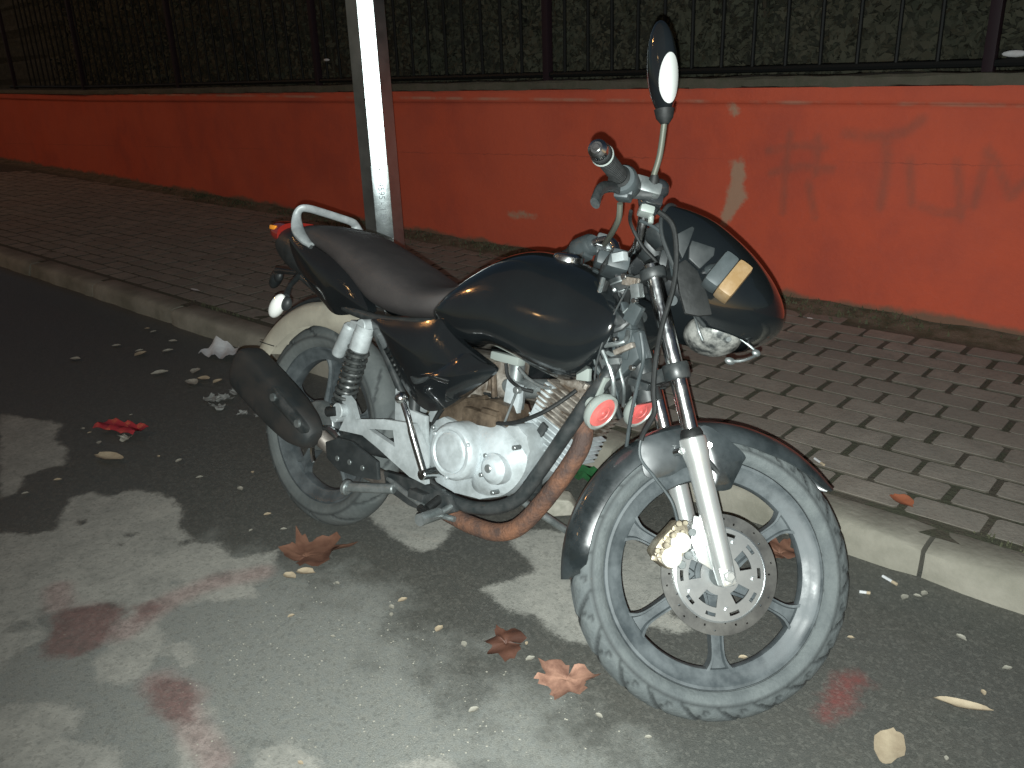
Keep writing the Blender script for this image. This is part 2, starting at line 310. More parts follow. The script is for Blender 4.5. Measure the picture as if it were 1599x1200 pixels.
rd=q.ramp(q.math('ADD',q.attr('red'),q.math('MULTIPLY',q.math('SUBTRACT',q.noise(22,6,.7),.5),.10)),-.02,.045)
c=q.mix(q.math('MULTIPLY',rd,.8),c,(.20,.058,.052))
ag=q.n('TexVoronoi'); ag.inputs['Scale'].default_value=150; q.l(q.tc,ag.inputs['Vector']); agc=q.n('SeparateColor'); q.l(ag.outputs['Color'],agc.inputs[0]); agf=q.ramp(agc.outputs[0],.0,1.,0,1)
c=q.mix(q.math('MULTIPLY',q.math('MULTIPLY',q.ramp(agc.outputs[0],.62,.95),.2),q.math('SUBTRACT',1.,q.math('MULTIPLY',dry,.75))),c,(.22,.215,.19)); c=q.mix(q.math('MULTIPLY',q.ramp(agc.outputs[1],.7,.98),.24),c,(.045,.047,.042))
vor=q.n('TexVoronoi'); vor.inputs['Scale'].default_value=60; q.l(q.tc,vor.inputs['Vector'])
chip=q.math('MULTIPLY',q.ramp(vor.outputs['Distance'],.16,.08),q.ramp(q.n('Value').outputs[0] if False else med,.50,.62))
chip=q.math('MULTIPLY',chip,q.math('ADD',q.math('MULTIPLY',mid,.8),.12))
c=q.mix(q.math('MULTIPLY',chip,.7),c,(.27,.265,.225))
q.l(c,q.b.inputs['Base Color'])
ro=q.math('SUBTRACT',.85,q.math('MULTIPLY',q.math('SUBTRACT',1.,q.math('MAXIMUM',dry,q.math('MULTIPLY',mid,.6))),.38)); q.l(ro,q.b.inputs['Roughness'])
q.bump(q.math('ADD',q.math('MULTIPLY',fine,.6),q.math('MULTIPLY',med,.8)),.55,.005)
def gz(X,Y):
    Z=.0035*np.sin(X*3.1+Y*1.3)*np.sin(Y*4.1+.5)*(np.abs(X)<6)*(np.abs(Y)<3)*0
    return np.stack([X,Y,Z],-1)
road=grid_mesh('road',xs,ys,gz,{'dry':f_dry,'mid':f_mid,'pink':f_pink,'red':f_red,'wine':f_wine},q.m); tag(road,kind='structure')
# ---------------- kerb ----------------
KY=2.12; KH=.09; k=MB(); x=-16.2
prof=[(KY-.012,-.05),(KY-.004,.02),(KY,.055),(KY+.008,.078),(KY+.024,KH-.002),(KY+.05,KH),(KY+.13,KH+.002),(KY+.14,KH-.004),(KY+.14,-.05)]
while x<6:
    L=.98; vs=[];fs=[]; nn=17; jy=random.uniform(-.006,.006); jz=random.uniform(-.004,.004); n=len(prof)
    for i in range(nn):
        xx=x+.006+(L-.012)*i/(nn-1); e=.006 if i in(0,nn-1) else 0
        for j,(y,z) in enumerate(prof):
            wv=(.004*S(xx*11+j)+.003*S(xx*27+2*j)) if 1<=j<=5 else 0
            vs.append((xx,y+jy+wv+(e if j<5 else 0),z+jz-(e if 3<j<8 else 0)+wv*.5))
    for i in range(nn-1):
        for j in range(n-1): a=i*n+j; fs.append((a,a+1,a+n+1,a+n))
    fs.append(tuple(range(n))); fs.append(tuple(range((nn-1)*n,nn*n))); k.add(vs,fs); x+=L
kb=k.build('kerb',M['conc'],angle=50); tag(kb,kind='structure')
# ---------------- pavement: bed and concrete bricks ----------------
q=NT('joint_soil'); sx=q.n('SeparateXYZ'); q.l(q.tc,sx.inputs[0]); n1=q.noise(9,6,.65); n2=q.noise(60,5,.7)
strip=q.ramp(q.math('ADD',sx.outputs[1],q.math('MULTIPLY',sx.outputs[0],.055)),3.80,3.90)
c=q.mix(q.ramp(n1,.4,.6),(.070,.060,.045),(.052,.056,.034)); d=q.mix(q.ramp(n1,.4,.62),(.15,.135,.10),(.065,.068,.038)); d=q.mix(q.math('MULTIPLY',q.ramp(n2,.45,.65),.5),d,(.10,.09,.06)); q.l(q.mix(strip,c,d),q.b.inputs['Base Color']); q.b.inputs['Roughness'].default_value=.95; q.bump(n2,.9,.008); bedm=q.m
bed=grid_mesh('pavement_bed',np.concatenate([np.arange(-60,-10,5),np.arange(-10,2,.06),[3,6,20,60]]),np.arange(2.2,5.4,.06),
  lambda X,Y:np.stack([X,Y,.0855+.0018*np.sin(X*23+3*np.sin(Y*9))*np.sin(Y*31+2*np.sin(X*7))+np.clip((Y+.055*(X+.8)-3.86)/.25,0,1)*.028*(1+.35*np.sin(X*5+1)*np.sin(X*13))],-1),{},bedm); tag(bed,kind='structure')
for p_ in bed.data.polygons: p_.use_smooth=True
bv=[];bf=[];bc=[];bd=[]
PITCH=.1215; LEN=.2135
for r in range(19):
    y0=2.287+r*PITCH; off=-.766+.0865*r-.0865+.0
    for i in range(-62,9):
        x0=off+i*LEN; 
        if x0<-13.5 or x0>1.5: continue
        wl=4.08-.055*(x0+.8)
        lim=wl-.12-.06*(.5+.5*S(x0*2.3)*S(x0*5.1+1))
        if y0+.11>lim: continue
        jl=random.uniform(.003,.009); jw=random.uniform(.001,.004); L=LEN-.013-jl; W=PITCH-.008-jw; z=.0905+random.uniform(-.002,.0022); rz=random.uniform(-.014,.014)
        if r==0: z-=.002
        cx=x0+LEN/2+random.uniform(-.003,.003); cy=y0+PITCH/2+random.uniform(-.002,.002); b=.006; tx=random.uniform(-.008,.008)
        n=len(bv)
        def ring(hl,hw,zz,cut):
            pts=[(-hl+cut,-hw),(hl-cut,-hw),(hl,-hw+cut),(hl,hw-cut),(hl-cut,hw),(-hl+cut,hw),(-hl,hw-cut),(-hl,-hw+cut)]
            for a,c_ in pts: bv.append((cx+a*C(rz)-c_*S(rz),cy+a*S(rz)+c_*C(rz),zz+tx*a))
        ring(L/2,W/2,.06,.008); ring(L/2,W/2,z-.0022,.008); ring(L/2-b*.4,W/2-b*.4,z,.009)
        for q_ in range(2):
            for j in range(8): bf.append((n+q_*8+j,n+q_*8+(j+1)%8,n+q_*8+8+(j+1)%8,n+q_*8+8+j))
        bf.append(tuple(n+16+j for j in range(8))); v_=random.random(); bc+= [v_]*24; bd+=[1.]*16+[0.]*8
me=bpy.data.meshes.new('pavement'); me.from_pydata(bv,[],bf); a=me.attributes.new('brick','FLOAT','POINT'); a.data.foreach_set('value',np.array(bc,np.float32)); a=me.attributes.new('edge_dirt_shade','FLOAT','POINT'); a.data.foreach_set('value',np.array(bd,np.float32))
q=NT('paving_brick'); br=q.attr('brick'); n1=q.noise(9,6,.65); n2=q.noise(70,5,.7); n3=q.noise(1.3,4,.6)
c=q.mix(q.ramp(br,0,1),(.195,.180,.155),(.26,.238,.205)); c=q.mix(q.ramp(n1,.35,.7),c,(.180,.168,.145)); c=q.mix(q.math('MULTIPLY',q.ramp(n2,.45,.7),.35),c,(.10,.09,.078)); c=q.mix(q.math('MULTIPLY',q.ramp(n3,.45,.7),.4),c,(.20,.155,.125)); c=q.mix(q.ramp(q.attr('edge_dirt_shade'),.1,.7,0,.9),c,(.062,.053,.040))  # brick sides and bevels darkened: joint dirt plus shade painted over flash-lit edges
q.l(c,q.b.inputs['Base Color']); q.b.inputs['Roughness'].default_value=.88; q.bump(n2,.6,.004)
me.materials.append(q.m); pav=bpy.data.objects.new('pavement',me); col.objects.link(pav); tag(pav,kind='structure')
# ---------------- wall ----------------
WO=(-.8,4.08,0); WR=(0,0,R(-3.15)); wall=empty('boundary_wall',WO,WR)
tag(wall,'long orange-red painted wall with faded graffiti and grey coping behind the pavement','wall')
TS=.009
HASH=[[(-1.083,0.9198),(-1.097,0.7675),(-1.094,0.5326)],[(-0.9403,0.9039),(-0.9334,0.7317)],[(-0.9682,0.6838),(-0.9199,0.5242)],[(-1.199,0.8301),(-1.031,0.8618),(-0.9007,0.8585)],[(-1.173,0.7226),(-1.022,0.7627),(-0.8591,0.7603)]]
TT=[[(-0.8078,0.9258),(-0.7216,0.9117),(-0.6202,0.9208),(-0.5452,0.9344),(-0.4753,0.9903)],[(-0.623,0.9207),(-0.6039,0.8097),(-0.6043,0.6667),(-0.6114,0.6019)]]
UU=[[(-0.5021,0.8152),(-0.4897,0.7182),(-0.4695,0.6262)],[(-0.3084,0.8204),(-0.2772,0.6926),(-0.2591,0.5841)],[(-0.4264,0.6187),(-0.3413,0.5984),(-0.2614,0.6005)]]
NN=[[(-0.2147,0.6379),(-0.2009,0.7523),(-0.1911,0.8712)],[(-0.1923,0.8789),(-0.1389,0.8037),(-0.0768,0.6875)],[(-0.072,0.6879),(-0.0242,0.7645),(0.0212,0.8436)]]
STR=[(l,.019) for l in HASH]+[(l,.023) for l in TT]+[(l,.018) for l in UU+NN]
PATCH=[[(-1.413,0.7658),(-1.369,0.7937),(-1.327,0.7704),(-1.312,0.7074),(-1.322,0.6422),(-1.297,0.5954),(-1.323,0.5505),(-1.358,0.5076),(-1.393,0.4538),(-1.429,0.4126),(-1.454,0.4305),(-1.443,0.5164),(-1.417,0.6021),(-1.407,0.685)],[(-1.438,1.049),(-1.387,1.056),(-1.369,1.004),(-1.397,0.9877),(-1.427,1.006)],[(-3.107,0.3417),(-2.928,0.367),(-2.775,0.3488),(-2.798,0.3261),(-3.019,0.3081)]]
def f_graf(X,Z):
    o=np.zeros(X.shape)
    for l,r in STR:
        for a,b in zip(l,l[1:]): o=np.maximum(o,1-segdist(X,Z,a,b)/(r*1.9))
    return np.clip(o,0,1)
def f_patch(X,Z):
    d=np.full(X.shape,-9.)
    for p_ in PATCH: d=np.maximum(d,polysd(X,Z,p_))
    return np.clip(d,-.2,.2)
q=NT('orange_wall_paint'); n1=q.noise(3.2,6,.6); n2=q.noise(45,6,.7); n3=q.noise(.9,4,.55); n4=q.noise(14,5,.7)
c=q.mix(q.ramp(n1,.35,.68),(.52,.090,.046),(.43,.080,.048)); c=q.mix(q.math('MULTIPLY',q.ramp(n3,.4,.65),.6),c,(.55,.108,.058)); c=q.mix(q.math('MULTIPLY',q.ramp(n2,.5,.75),.3),c,(.45,.105,.075))
g=q.math('MULTIPLY',q.ramp(q.attr('graf'),.0,.95),q.ramp(n4,.25,.6,.45,1)); c=q.mix(q.math('MULTIPLY',g,.42),c,(.19,.09,.066))
pt=q.ramp(q.math('ADD',q.attr('patch'),q.math('MULTIPLY',q.math('SUBTRACT',n4,.5),.08)),-.012,.02); c=q.mix(q.math('MULTIPLY',pt,.8),c,(.36,.27,.19))
sx=q.n('SeparateXYZ'); q.l(q.tc,sx.inputs[0]); z=sx.outputs[2]
foot=q.ramp(q.math('ADD',z,q.math('MULTIPLY',q.math('SUBTRACT',n1,.5),.16)),.15,.11); c=q.mix(q.math('MULTIPLY',foot,.85),c,(.12,.10,.07))
scf=q.math('MULTIPLY',q.ramp(q.math('ABSOLUTE',q.math('SUBTRACT',z,1.052),0),.014,.003),q.ramp(n1,.42,.62)); c=q.mix(q.math('MULTIPLY',scf,.55),c,(.42,.28,.2))
# hairline crack
cz=q.math('ABSOLUTE',q.math('SUBTRACT',q.math('SUBTRACT',z,q.math('MULTIPLY',sx.outputs[0],.035)),q.math('ADD',.80,q.math('MULTIPLY',n4,.035))),0)
c=q.mix(q.math('MULTIPLY',q.ramp(cz,.004,.001),q.ramp(n3,.4,.55,0,.35)),c,(.14,.045,.035))
q.l(c,q.b.inputs['Base Color']); q.b.inputs['Roughness'].default_value=.8; q.b.inputs['Specular IOR Level'].default_value=.3
q.bump(q.math('ADD',q.math('MULTIPLY',n2,.5),q.math('MULTIPLY',n4,1.2)),.5,.006)
def wxyz(X,Z):
    top=(Z>1.055); und=.006*np.sin(X*1.7)+.003*np.sin(X*6+Z*5)
    return np.stack([X,und-np.clip((Z-1.05)/.012,0,1)*.014,Z+(Z/1.13)*TS*np.clip(X,-10,3)],-1)
xs=np.concatenate([[-45,-30,-20,-15,-12],np.arange(-10,2.4,.022),[3,4,6,12]]); zs=np.concatenate([[-.05],np.arange(.04,1.04,.022),[1.05,1.056,1.062,1.08,1.1,1.131]])
wf=grid_mesh('painted_face',xs,zs,wxyz,{'graf':f_graf,'patch':f_patch},q.m,wall)
for p_ in wf.data.polygons: p_.use_smooth=True
b=MB(); 
for i,(a_,b_) in enumerate([(-45,-10),(-10,3),(3,12)]):
    za=1.125+TS*max(-10,min(3,a_)); zb=1.125+TS*max(-10,min(3,b_))
    b.add([(a_,.03,-.1),(b_,.03,-.1),(b_,.22,-.1),(a_,.22,-.1),(a_,.03,za),(b_,.03,zb),(b_,.22,zb),(a_,.22,za)],[(0,1,2,3),(4,5,6,7),(0,1,5,4),(2,3,7,6),(1,2,6,5),(0,3,7,4)])
b.build('wall_core',M['moss'],wall,smooth=False)
cp=MB(); X_=np.concatenate([[-45,-20],np.arange(-10,3.01,.06),[12]]); vs=[];fs=[]
pr=[(-.02,1.132),(-.028,1.138),(-.027,1.172),(-.018,1.180),(.24,1.180),(.25,1.172),(.25,1.132)]
for xx in X_:
    dz=TS*max(-10,min(3,xx))
    for j,(y,z_) in enumerate(pr): w_=.004*S(xx*9+j*2)+.003*S(xx*31+j); vs.append((xx,y+w_,z_+dz+w_*.6))
for i in range(len(X_)-1):
    for j in range(6): a=i*7+j; fs.append((a,a+1,a+8,a+7))
    fs.append((i*7+6,i*7,i*7+7,i*7+13))
cp.add(vs,fs).build('coping',M['moss'],wall)
# ---------------- fence on the wall ----------------
fence=empty('metal_fence',WO,WR); tag(fence,'dark metal fence of thin upright bars standing on the wall coping','fence')
def zc(x): return 1.178+TS*max(-10,min(3,x))
posts=[-.272-2.506*i for i in range(-1,6)]
pm=MB().box((0,0,.66),(.046,.046,1.40),bev=.004); p0=pm.build('post',M['fpost'],fence); 
for i,x in enumerate(posts):
    o=p0 if i==0 else p0.copy()
    if i: col.objects.link(o); o.parent=fence
    o.location=(x,.11,zc(x)-.03)
bm_=MB().tube([(0,0,.03),(0,0,1.32)],.0105,8); 
for z_ in (.0,): bm_.ball((0,0,1.34),(.014,.014,.03),8,6)
b0=bm_.build('bar',M['fence'],fence); first=True; x=1.85; cnt=0
while x>-12.3 and cnt<92:
    if all(abs(x-p_)>.07 for p_ in posts):
        o=b0 if first else b0.copy()
        if not first: col.objects.link(o); o.parent=fence
        o.location=(x,.11,zc(x)); o.rotation_euler=(0,R(random.uniform(-.5,.5)),0); first=False; cnt+=1
    x-=.1795
for z_,nm in ((.035,'rail'),(1.22,'rail')):
    MB().tube([(-13,.11,zc(-13)+z_),(-10,.11,zc(-10)+z_),(3,.11,zc(3)+z_)],.017,8).build(nm,M['fence'],fence)
# ---------------- hedge behind the fence ----------------
hv=[];hf=[]
n=70000; X=rng.uniform(-14,3.4,n); X=np.where(rng.random(n)<.5,rng.uniform(-5,3.2,n),X)
clump=lambda x,z:(np.sin(x*2.9+1)*np.sin(z*4.1+x)+np.sin(x*7.3+z*5)*.5)
Z=rng.uniform(.75,2.75,n)
D=.62+.13*clump(X,Z)+rng.random(n)**2*.5+.02*np.maximum(0,-X)
for x,y,z in zip(X,D,Z):
    s=random.uniform(.008,.026)*(1+.5*(math.sin(x*5)*math.sin(z*6)>.3)); nrm=Vector((random.gauss(0,.6),random.gauss(-1,.5),random.gauss(.3,.6))).normalized(); u=nrm.orthogonal().normalized(); v=nrm.cross(u); a=random.uniform(0,6.28); u,v=u*C(a)+v*S(a),v*C(a)-u*S(a)
    c=Vector((x,y,z)); m_=len(hv); hv+=[c-u*s*1.3,c-v*s*.6,c+u*s*1.3,c+v*s*.6]; hf.append((m_,m_+1,m_+2,m_+3))
hedge=empty('hedge',WO,WR); tag(hedge,'dim green leafy hedge growing behind the metal fence','hedge')
link('foliage',hv,hf,M['hedge'],hedge,smooth=False)
hm=MB()
for i in range(30):
    x=-11+i*.5+random.uniform(-.15,.15); hm.tube([(x,1.15,-.1),(x+.05,1.12,.9),(x-.04,1.15,1.7),(x+.08,1.1,2.5)],[.02,.016,.012,.006],7)
hm.build('stems',M['soil'],hedge)
q=NT('hedge_inner_twigs'); n1=q.noise(9,6,.7); q.l(q.mix(q.ramp(n1,.4,.65),(.028,.030,.021),(.055,.053,.038)),q.b.inputs['Base Color']); q.b.inputs['Roughness'].default_value=.95; q.bump(n1,1,.03)
core=grid_mesh('inner_twigs',np.concatenate([[-70,-50,-35,-25,-18],np.arange(-13,4.5,.12)]),np.arange(.0,3.4,.12),lambda X,Zz:np.stack([X,1.22+.07*clump(X,Zz)+.03*np.sin(X*17)*np.sin(Zz*19),Zz],-1),{},q.m,hedge)
# ---------------- lamp pole ----------------
pole=empty('lamp_post',(-3.26,2.70,.085),(0,0,R(-39.6))); tag(pole,'eight-sided galvanised steel lamp post standing on the pavement behind the motorcycle','lamp post')
pm=MB(); rp=lambda z:.0985-.0048*z; vs=[];fs=[]
hs=[0,.3,.40,.80,1.38,2,3,4,5,6]
for z_ in hs:
    for k_ in range(8):
        a=R(22.5)+k_*pi/4; 
        vs.append((rp(z_)*C(a),rp(z_)*S(a),z_))
for i in range(len(hs)-1):
    for k_ in range(8): a=i*8+k_; b=i*8+(k_+1)%8; fs.append((a,b,b+8,a+8))
fs.append(tuple(range(72,80))); pm.add(vs,fs).build('post_shaft',M['galv'],pole,smooth=False)
MB().box((0,0,.008),(.30,.30,.016),bev=.003).build('base_plate',M['galv'],pole)
dr=MB(); za,zb=.43,.772; fa=rp(za)*C(R(22.5)); fb=rp(zb)*C(R(22.5)); hw=.040
dr.box((fa-.001+(fb-fa)/2,0,(za+zb)/2),(.010,hw*2,zb-za),bev=.0025)
door=dr.build('access_door',M['galv'],pole)
sc=MB(); sc.cyl((fb+.004,0,zb-.02),(fb+.007,0,zb-.02),.006,10); sc.build('door_screw',M['greymetal'],door)
cu=bpy.data.curves.new('t','FONT'); cu.body='4595 - 1 E9'; cu.size=.040; cu.extrude=.0006; cu.align_x='CENTER'; to=bpy.data.objects.new('t',cu); col.objects.link(to)
bpy.context.view_layer.update(); me=bpy.data.meshes.new_from_object(to.evaluated_get(bpy.context.evaluated_depsgraph_get())); bpy.data.objects.remove(to)
me.name='stencilled_number'; me.materials.clear(); me.materials.append(M['ink']); to=bpy.data.objects.new('stencilled_number',me); col.objects.link(to); to.parent=door
# letters run down the plate
to.matrix_local=Matrix(((0,0,1,(fa+fb)/2+.0052),(0,1,0,-.014),(-1,0,0,(za+zb)/2),(0,0,0,1)))@Matrix(((1,0,0,0),(0,1,0,0),(0,0,1,0),(0,0,0,1)))

# ---------------- the motorcycle ----------------
for k_ in ('tyre','tyre2'):  # grooves tinted darker: dust-free rubber, plus shade the shallow relief lacks
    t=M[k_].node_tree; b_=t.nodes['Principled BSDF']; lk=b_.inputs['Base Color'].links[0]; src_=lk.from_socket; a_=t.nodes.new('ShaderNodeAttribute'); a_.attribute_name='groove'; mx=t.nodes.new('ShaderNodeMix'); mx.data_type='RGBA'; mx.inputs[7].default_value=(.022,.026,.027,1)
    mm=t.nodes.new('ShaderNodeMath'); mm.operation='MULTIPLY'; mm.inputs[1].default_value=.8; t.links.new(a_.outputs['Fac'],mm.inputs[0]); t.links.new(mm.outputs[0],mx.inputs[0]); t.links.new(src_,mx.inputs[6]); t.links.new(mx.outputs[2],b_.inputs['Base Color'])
LEAN=R(14.4766); bike=empty('motorcycle',(-2.01875,1.32096,0),(-LEAN,0,0))
tag(bike,'dusty black motorcycle leaning on its side stand beside the kerb with its front wheel turned','motorcycle')
FC=Vector((1.28,0,.302)); RAKE=R(26); UPF=Vector((-S(RAKE),0,C(RAKE))); PERP=Vector((C(RAKE),0,S(RAKE)))
AX=Vector((1.23955,0,.28227)); FX=Matrix.Translation(AX)@Matrix.Rotation(R(47.98),4,UPF)@Matrix.Translation(-AX)
I4=Matrix.Identity(4)
def tyre(Ro,wd,h,pattern,seg=220):
    # carcass section from bead to bead, tread grooves cut in
    prof=[]; n=26
    for i in range(n+1):
        a=-pi*.5*1.28+pi*1.28*i/n; r=Ro-h+h*C(a)**1.0 if abs(a)<pi/2 else Ro-h+h*C(a)*.62; y=wd*S(a) if abs(a)<pi/2 else math.copysign(wd*(1-.10*(abs(a)-pi/2)/.44),a)
        prof.append((r,y,a))
    prof=[(Ro-h*1.42,-wd*.72,-9)]+prof+[(Ro-h*1.42,wd*.72,9)]
    m=len(prof); vs=[];fs=[]
    for k in range(seg):
        t=2*pi*k/seg
        for r,y,a in prof:
            d=0
            if abs(a)<1.3: d=pattern(k,a)
            if 1.30<abs(a)<1.42: d=-.0012
            vs.append(((r-d*C(a) if abs(a)<9 else r)*C(t),y-(d*S(a) if abs(a)<9 else 0),(r-(d*C(a) if abs(a)<9 else 0))*S(t)))
    for k in range(seg):
        k2=(k+1)%seg
        for j in range(m-1): fs.append((k*m+j,k2*m+j,k2*m+j+1,k*m+j+1))
    return vs,fs
def patF(k,a):
    s=(k+abs(a)*7)%11; g=.0035 if s<1.6 and abs(a)>.12 else 0
    s2=(k+5.5-abs(a)*4)%11
    if s2<1.2 and .5<abs(a)<1.15: g=.003
    if abs(a)<.09: g=.003
    return g
def patR(k,a):
    s=(k+abs(a)*9)%14; g=.004 if s<1.7 and abs(a)>.2 else 0
    if abs(abs(a)-.22)<.06: g=.0035
    return g
def wheel(name,c,xf,Ro,wd,h,pat,tm,seg,spoke0,nsp,hubr,spoke_y=.016):
    t=Matrix.Translation(c); X=xf@t; rm=MB(); Rf=.235
    hr=wd*.60
    prof=[(Rf,-hr-.004),(Rf+.002,-hr-.001),(Rf,-hr+.003),(Rf-.010,-hr+.008),(Rf-.020,-hr*.45),(Rf-.030,-hr*.35),(Rf-.033,0),(Rf-.030,hr*.35),(Rf-.020,hr*.45),(Rf-.010,hr-.008),(Rf,hr-.003),(Rf+.002,hr+.001),(Rf,hr+.004),
          (Rf-.006,hr+.004),(Rf-.016,hr-.004),(Rf-.024,hr*.8),(Rf-.038,hr*.5),(Rf-.042,0),(Rf-.038,-hr*.5),(Rf-.024,-hr*.8),(Rf-.016,-hr+.004),(Rf-.006,-hr-.004)]
    rm.lathe(prof,120,closed=True)
    for i in range(nsp):
        a=spoke0+i*2*pi/nsp; m=Matrix.Rotation(-a,4,'Y'); r0,r1=hubr*.8,Rf-.037
        # I-section spoke flaring at the rim
        st=[(r0,.026,spoke_y),(r0+.03,.020,spoke_y),(r0+.07,.0145,spoke_y*.9),(r1-.04,.0135,spoke_y*.8),(r1-.015,.019,spoke_y*.85),(r1+.006,.036,spoke_y*.95)]
        vs=[];fs=[]
        for r,w_,y_ in crom(st,3):
            for zz,yy in ((-w_,-y_),(-w_*.72,-y_),(-w_*.55,-y_*.45),(w_*.55,-y_*.45),(w_*.72,-y_),(w_,-y_),(w_,y_),(w_*.72,y_),(w_*.55,y_*.45),(-w_*.55,y_*.45),(-w_*.72,y_),(-w_,y_)): vs.append((r,yy,zz))
        n=len(vs)//12
        for q_ in range(n-1):
            for j in range(12): fs.append((q_*12+j,q_*12+(j+1)%12,(q_+1)*12+(j+1)%12,(q_+1)*12+j))
        rm.add(vs,fs,m)
    rm.lathe([(1e-4,-.035),(hubr,-.035),(hubr*1.02,-.03),(hubr*.8,-.012),(hubr*.8,.012),(hubr*1.02,.03),(hubr,.035),(1e-4,.035)],48)
    w_=rm.build(name,M['rim'],bike,X)
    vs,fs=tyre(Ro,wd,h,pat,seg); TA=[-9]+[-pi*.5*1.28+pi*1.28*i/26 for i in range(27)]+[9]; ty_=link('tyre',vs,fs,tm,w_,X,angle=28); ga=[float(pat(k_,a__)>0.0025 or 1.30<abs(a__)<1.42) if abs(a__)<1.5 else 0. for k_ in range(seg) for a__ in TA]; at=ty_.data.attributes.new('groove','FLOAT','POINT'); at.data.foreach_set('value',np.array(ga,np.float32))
    return w_,X
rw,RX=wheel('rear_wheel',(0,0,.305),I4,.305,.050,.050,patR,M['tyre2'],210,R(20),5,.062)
hb=MB().lathe([(1e-4,-.062),(.02,-.066),(.022,-.058),(.060,-.052),(.072,-.05),(.076,-.044),(.076,-.03),(1e-4,-.03)],48); hb.build('brake_drum',M['greymetal'],rw,RX)
hb=MB().lathe([(1e-4,.03),(.085,.03),(.085,.055),(.06,.06),(1e-4,.06)],36); hb.build('sprocket_hub',M['greymetal'],rw,RX)
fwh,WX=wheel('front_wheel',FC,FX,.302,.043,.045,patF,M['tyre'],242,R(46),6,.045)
# brake disc: outer rotor with holes + slotted bright carrier
def annulus_holes(mb,r0,r1,y,th,holes,seg=180,nr=6):
    # grid annulus dropping cells that fall in holes (holes: list of (a0,a1,ra,rb))
    keep=lambda a,r: not any((((a-h0)%(2*pi))<=(h1-h0)) and ra<=r<=rb for h0,h1,ra,rb in holes)
    vs=[];fs=[];idx={}
    def vtx(k,j,s_):
        key=(k%seg,j,s_)
        if key not in idx:
            a=2*pi*(k%seg)/seg; r=r0+(r1-r0)*j/nr; idx[key]=len(vs); vs.append((r*C(a),y+(th/2)*s_,r*S(a)))
        return idx[key]
    cell={(k,j):keep(2*pi*(k+.5)/seg,r0+(r1-r0)*(j+.5)/nr) for k in range(seg) for j in range(nr)}
    for (k,j),ok in cell.items():
        if not ok: continue
        for s_ in(-1,1): fs.append((vtx(k,j,s_),vtx(k+1,j,s_),vtx(k+1,j+1,s_),vtx(k,j+1,s_)))
        if not cell.get(((k+1)%seg,j)): fs.append((vtx(k+1,j,-1),vtx(k+1,j,1),vtx(k+1,j+1,1),vtx(k+1,j+1,-1)))
        if not cell.get(((k-1)%seg,j)): fs.append((vtx(k,j,-1),vtx(k,j,1),vtx(k,j+1,1),vtx(k,j+1,-1)))
        if j==nr-1 or not cell[(k,j+1)]: fs.append((vtx(k,j+1,-1),vtx(k,j+1,1),vtx(k+1,j+1,1),vtx(k+1,j+1,-1)))
        if j==0 or not cell[(k,j-1)]: fs.append((vtx(k,j,-1),vtx(k,j,1),vtx(k+1,j,1),vtx(k+1,j,-1)))
    mb.add(vs,fs)
YD=-.052; hol=[]
for i in range(30):
    a=2*pi*i/30; r=.106+.007*(i%3-1); hol.append((a,a+.034,r-.0019,r+.0019))
m_=MB(); annulus_holes(m_,.094,.123,YD,.004,hol,seg=360,nr=18); disc=m_.build('brake_disc',M['rotor'],fwh,WX,angle=20)
hol=[]
for i in range(10):
    a=2*pi*i/10+.12; hol.append((a,a+.26,.077,.085))
for i in range(5):
    a=2*pi*i/5+.4; hol.append((a,a+.62,.042,.066))
m_=MB(); annulus_holes(m_,.024,.0965,YD-.006,.005,hol,seg=240,nr=20)
for i in range(5):
    a=2*pi*i/5+.1; m_.cyl((.072*C(a),YD-.013,.072*S(a)),(.072*C(a),YD-.006,.072*S(a)),.0055,12)
m_.lathe([(.094,-.0),(.0975,-.0015),(.0975,-.0065),(.094,-.008)],90,org=(0,YD-.002,0),closed=True)
m_.build('disc_carrier',M['disc'],disc,WX,angle=20)
m_=MB().cyl((0,-.085,0),(0,.075,0),.011,16); m_.lathe([(1e-4,-.074),(.016,-.074),(.02,-.07),(.03,-.05),(.034,-.035),(1e-4,-.035)],30); m_.build('axle',M['greymetal'],fwh,WX)
# ---- fork ----
def legpt(s,y,o=0): return FC+UPF*s+PERP*o+Vector((0,y,0))
YL=.088
for sg in (-1,1):
    y=YL*sg; m_=MB(); m_.tube([legpt(s,y) for s in (.28,.36,.63,.655)],[.0175]*4,24)
    leg=m_.build('fork_leg',M['chrome'],bike,FX)
    m_=MB(); sl=[(-.022,.013),(-.016,.019),(.0,.0205),(.03,.0215),(.10,.0225),(.22,.0235),(.235,.025),(.250,.0275),(.272,.0285),(.284,.0275),(.287,.023)]
    m_.tube([legpt(s,y) for s,r in sl],[r for s,r in sl],28)
    m_.box((0,0,0),(.03,.014,.040),xf=Matrix.Translation(legpt(0,y*1.12))@Matrix.Rotation(-RAKE,4,'Y'),bev=.004)
    if sg<0:
        m_.cyl(legpt(.0,y*1.12-.006),legpt(0,y*1.12-.018),.0125,6,.002); m_.cyl(legpt(0,y*1.12-.017),legpt(0,y*1.12-.023),.008,16,.001)
        m_.prism([(1.195,.405),(1.233,.405),(1.275,.335),(1.275,.30),(1.225,.315),(1.200,.352)],-.078,-.066,bev=.003)
    m_.build('fork_slider',M['slider'],leg,FX)
    m_=MB().tube([legpt(s,y) for s in (.284,.292,.300,.304)],[.024,.024,.021,.0175],24); m_.build('dust_seal',M['rubber'],leg,FX)
    # mid tube cover between clamps (painted upper tube)
    for s_,nm in ((.17,'bracket_bolt'),):
        m_=MB().cyl(legpt(.262,y+.004*sg,-.030),legpt(.262,y-.012*sg,-.040),.008,10,.001).cyl(legpt(.262,y+.004*sg,.030),legpt(.262,y-.012*sg,.036),.007,10,.001); m_.build(nm,M['chrome'],leg,FX)
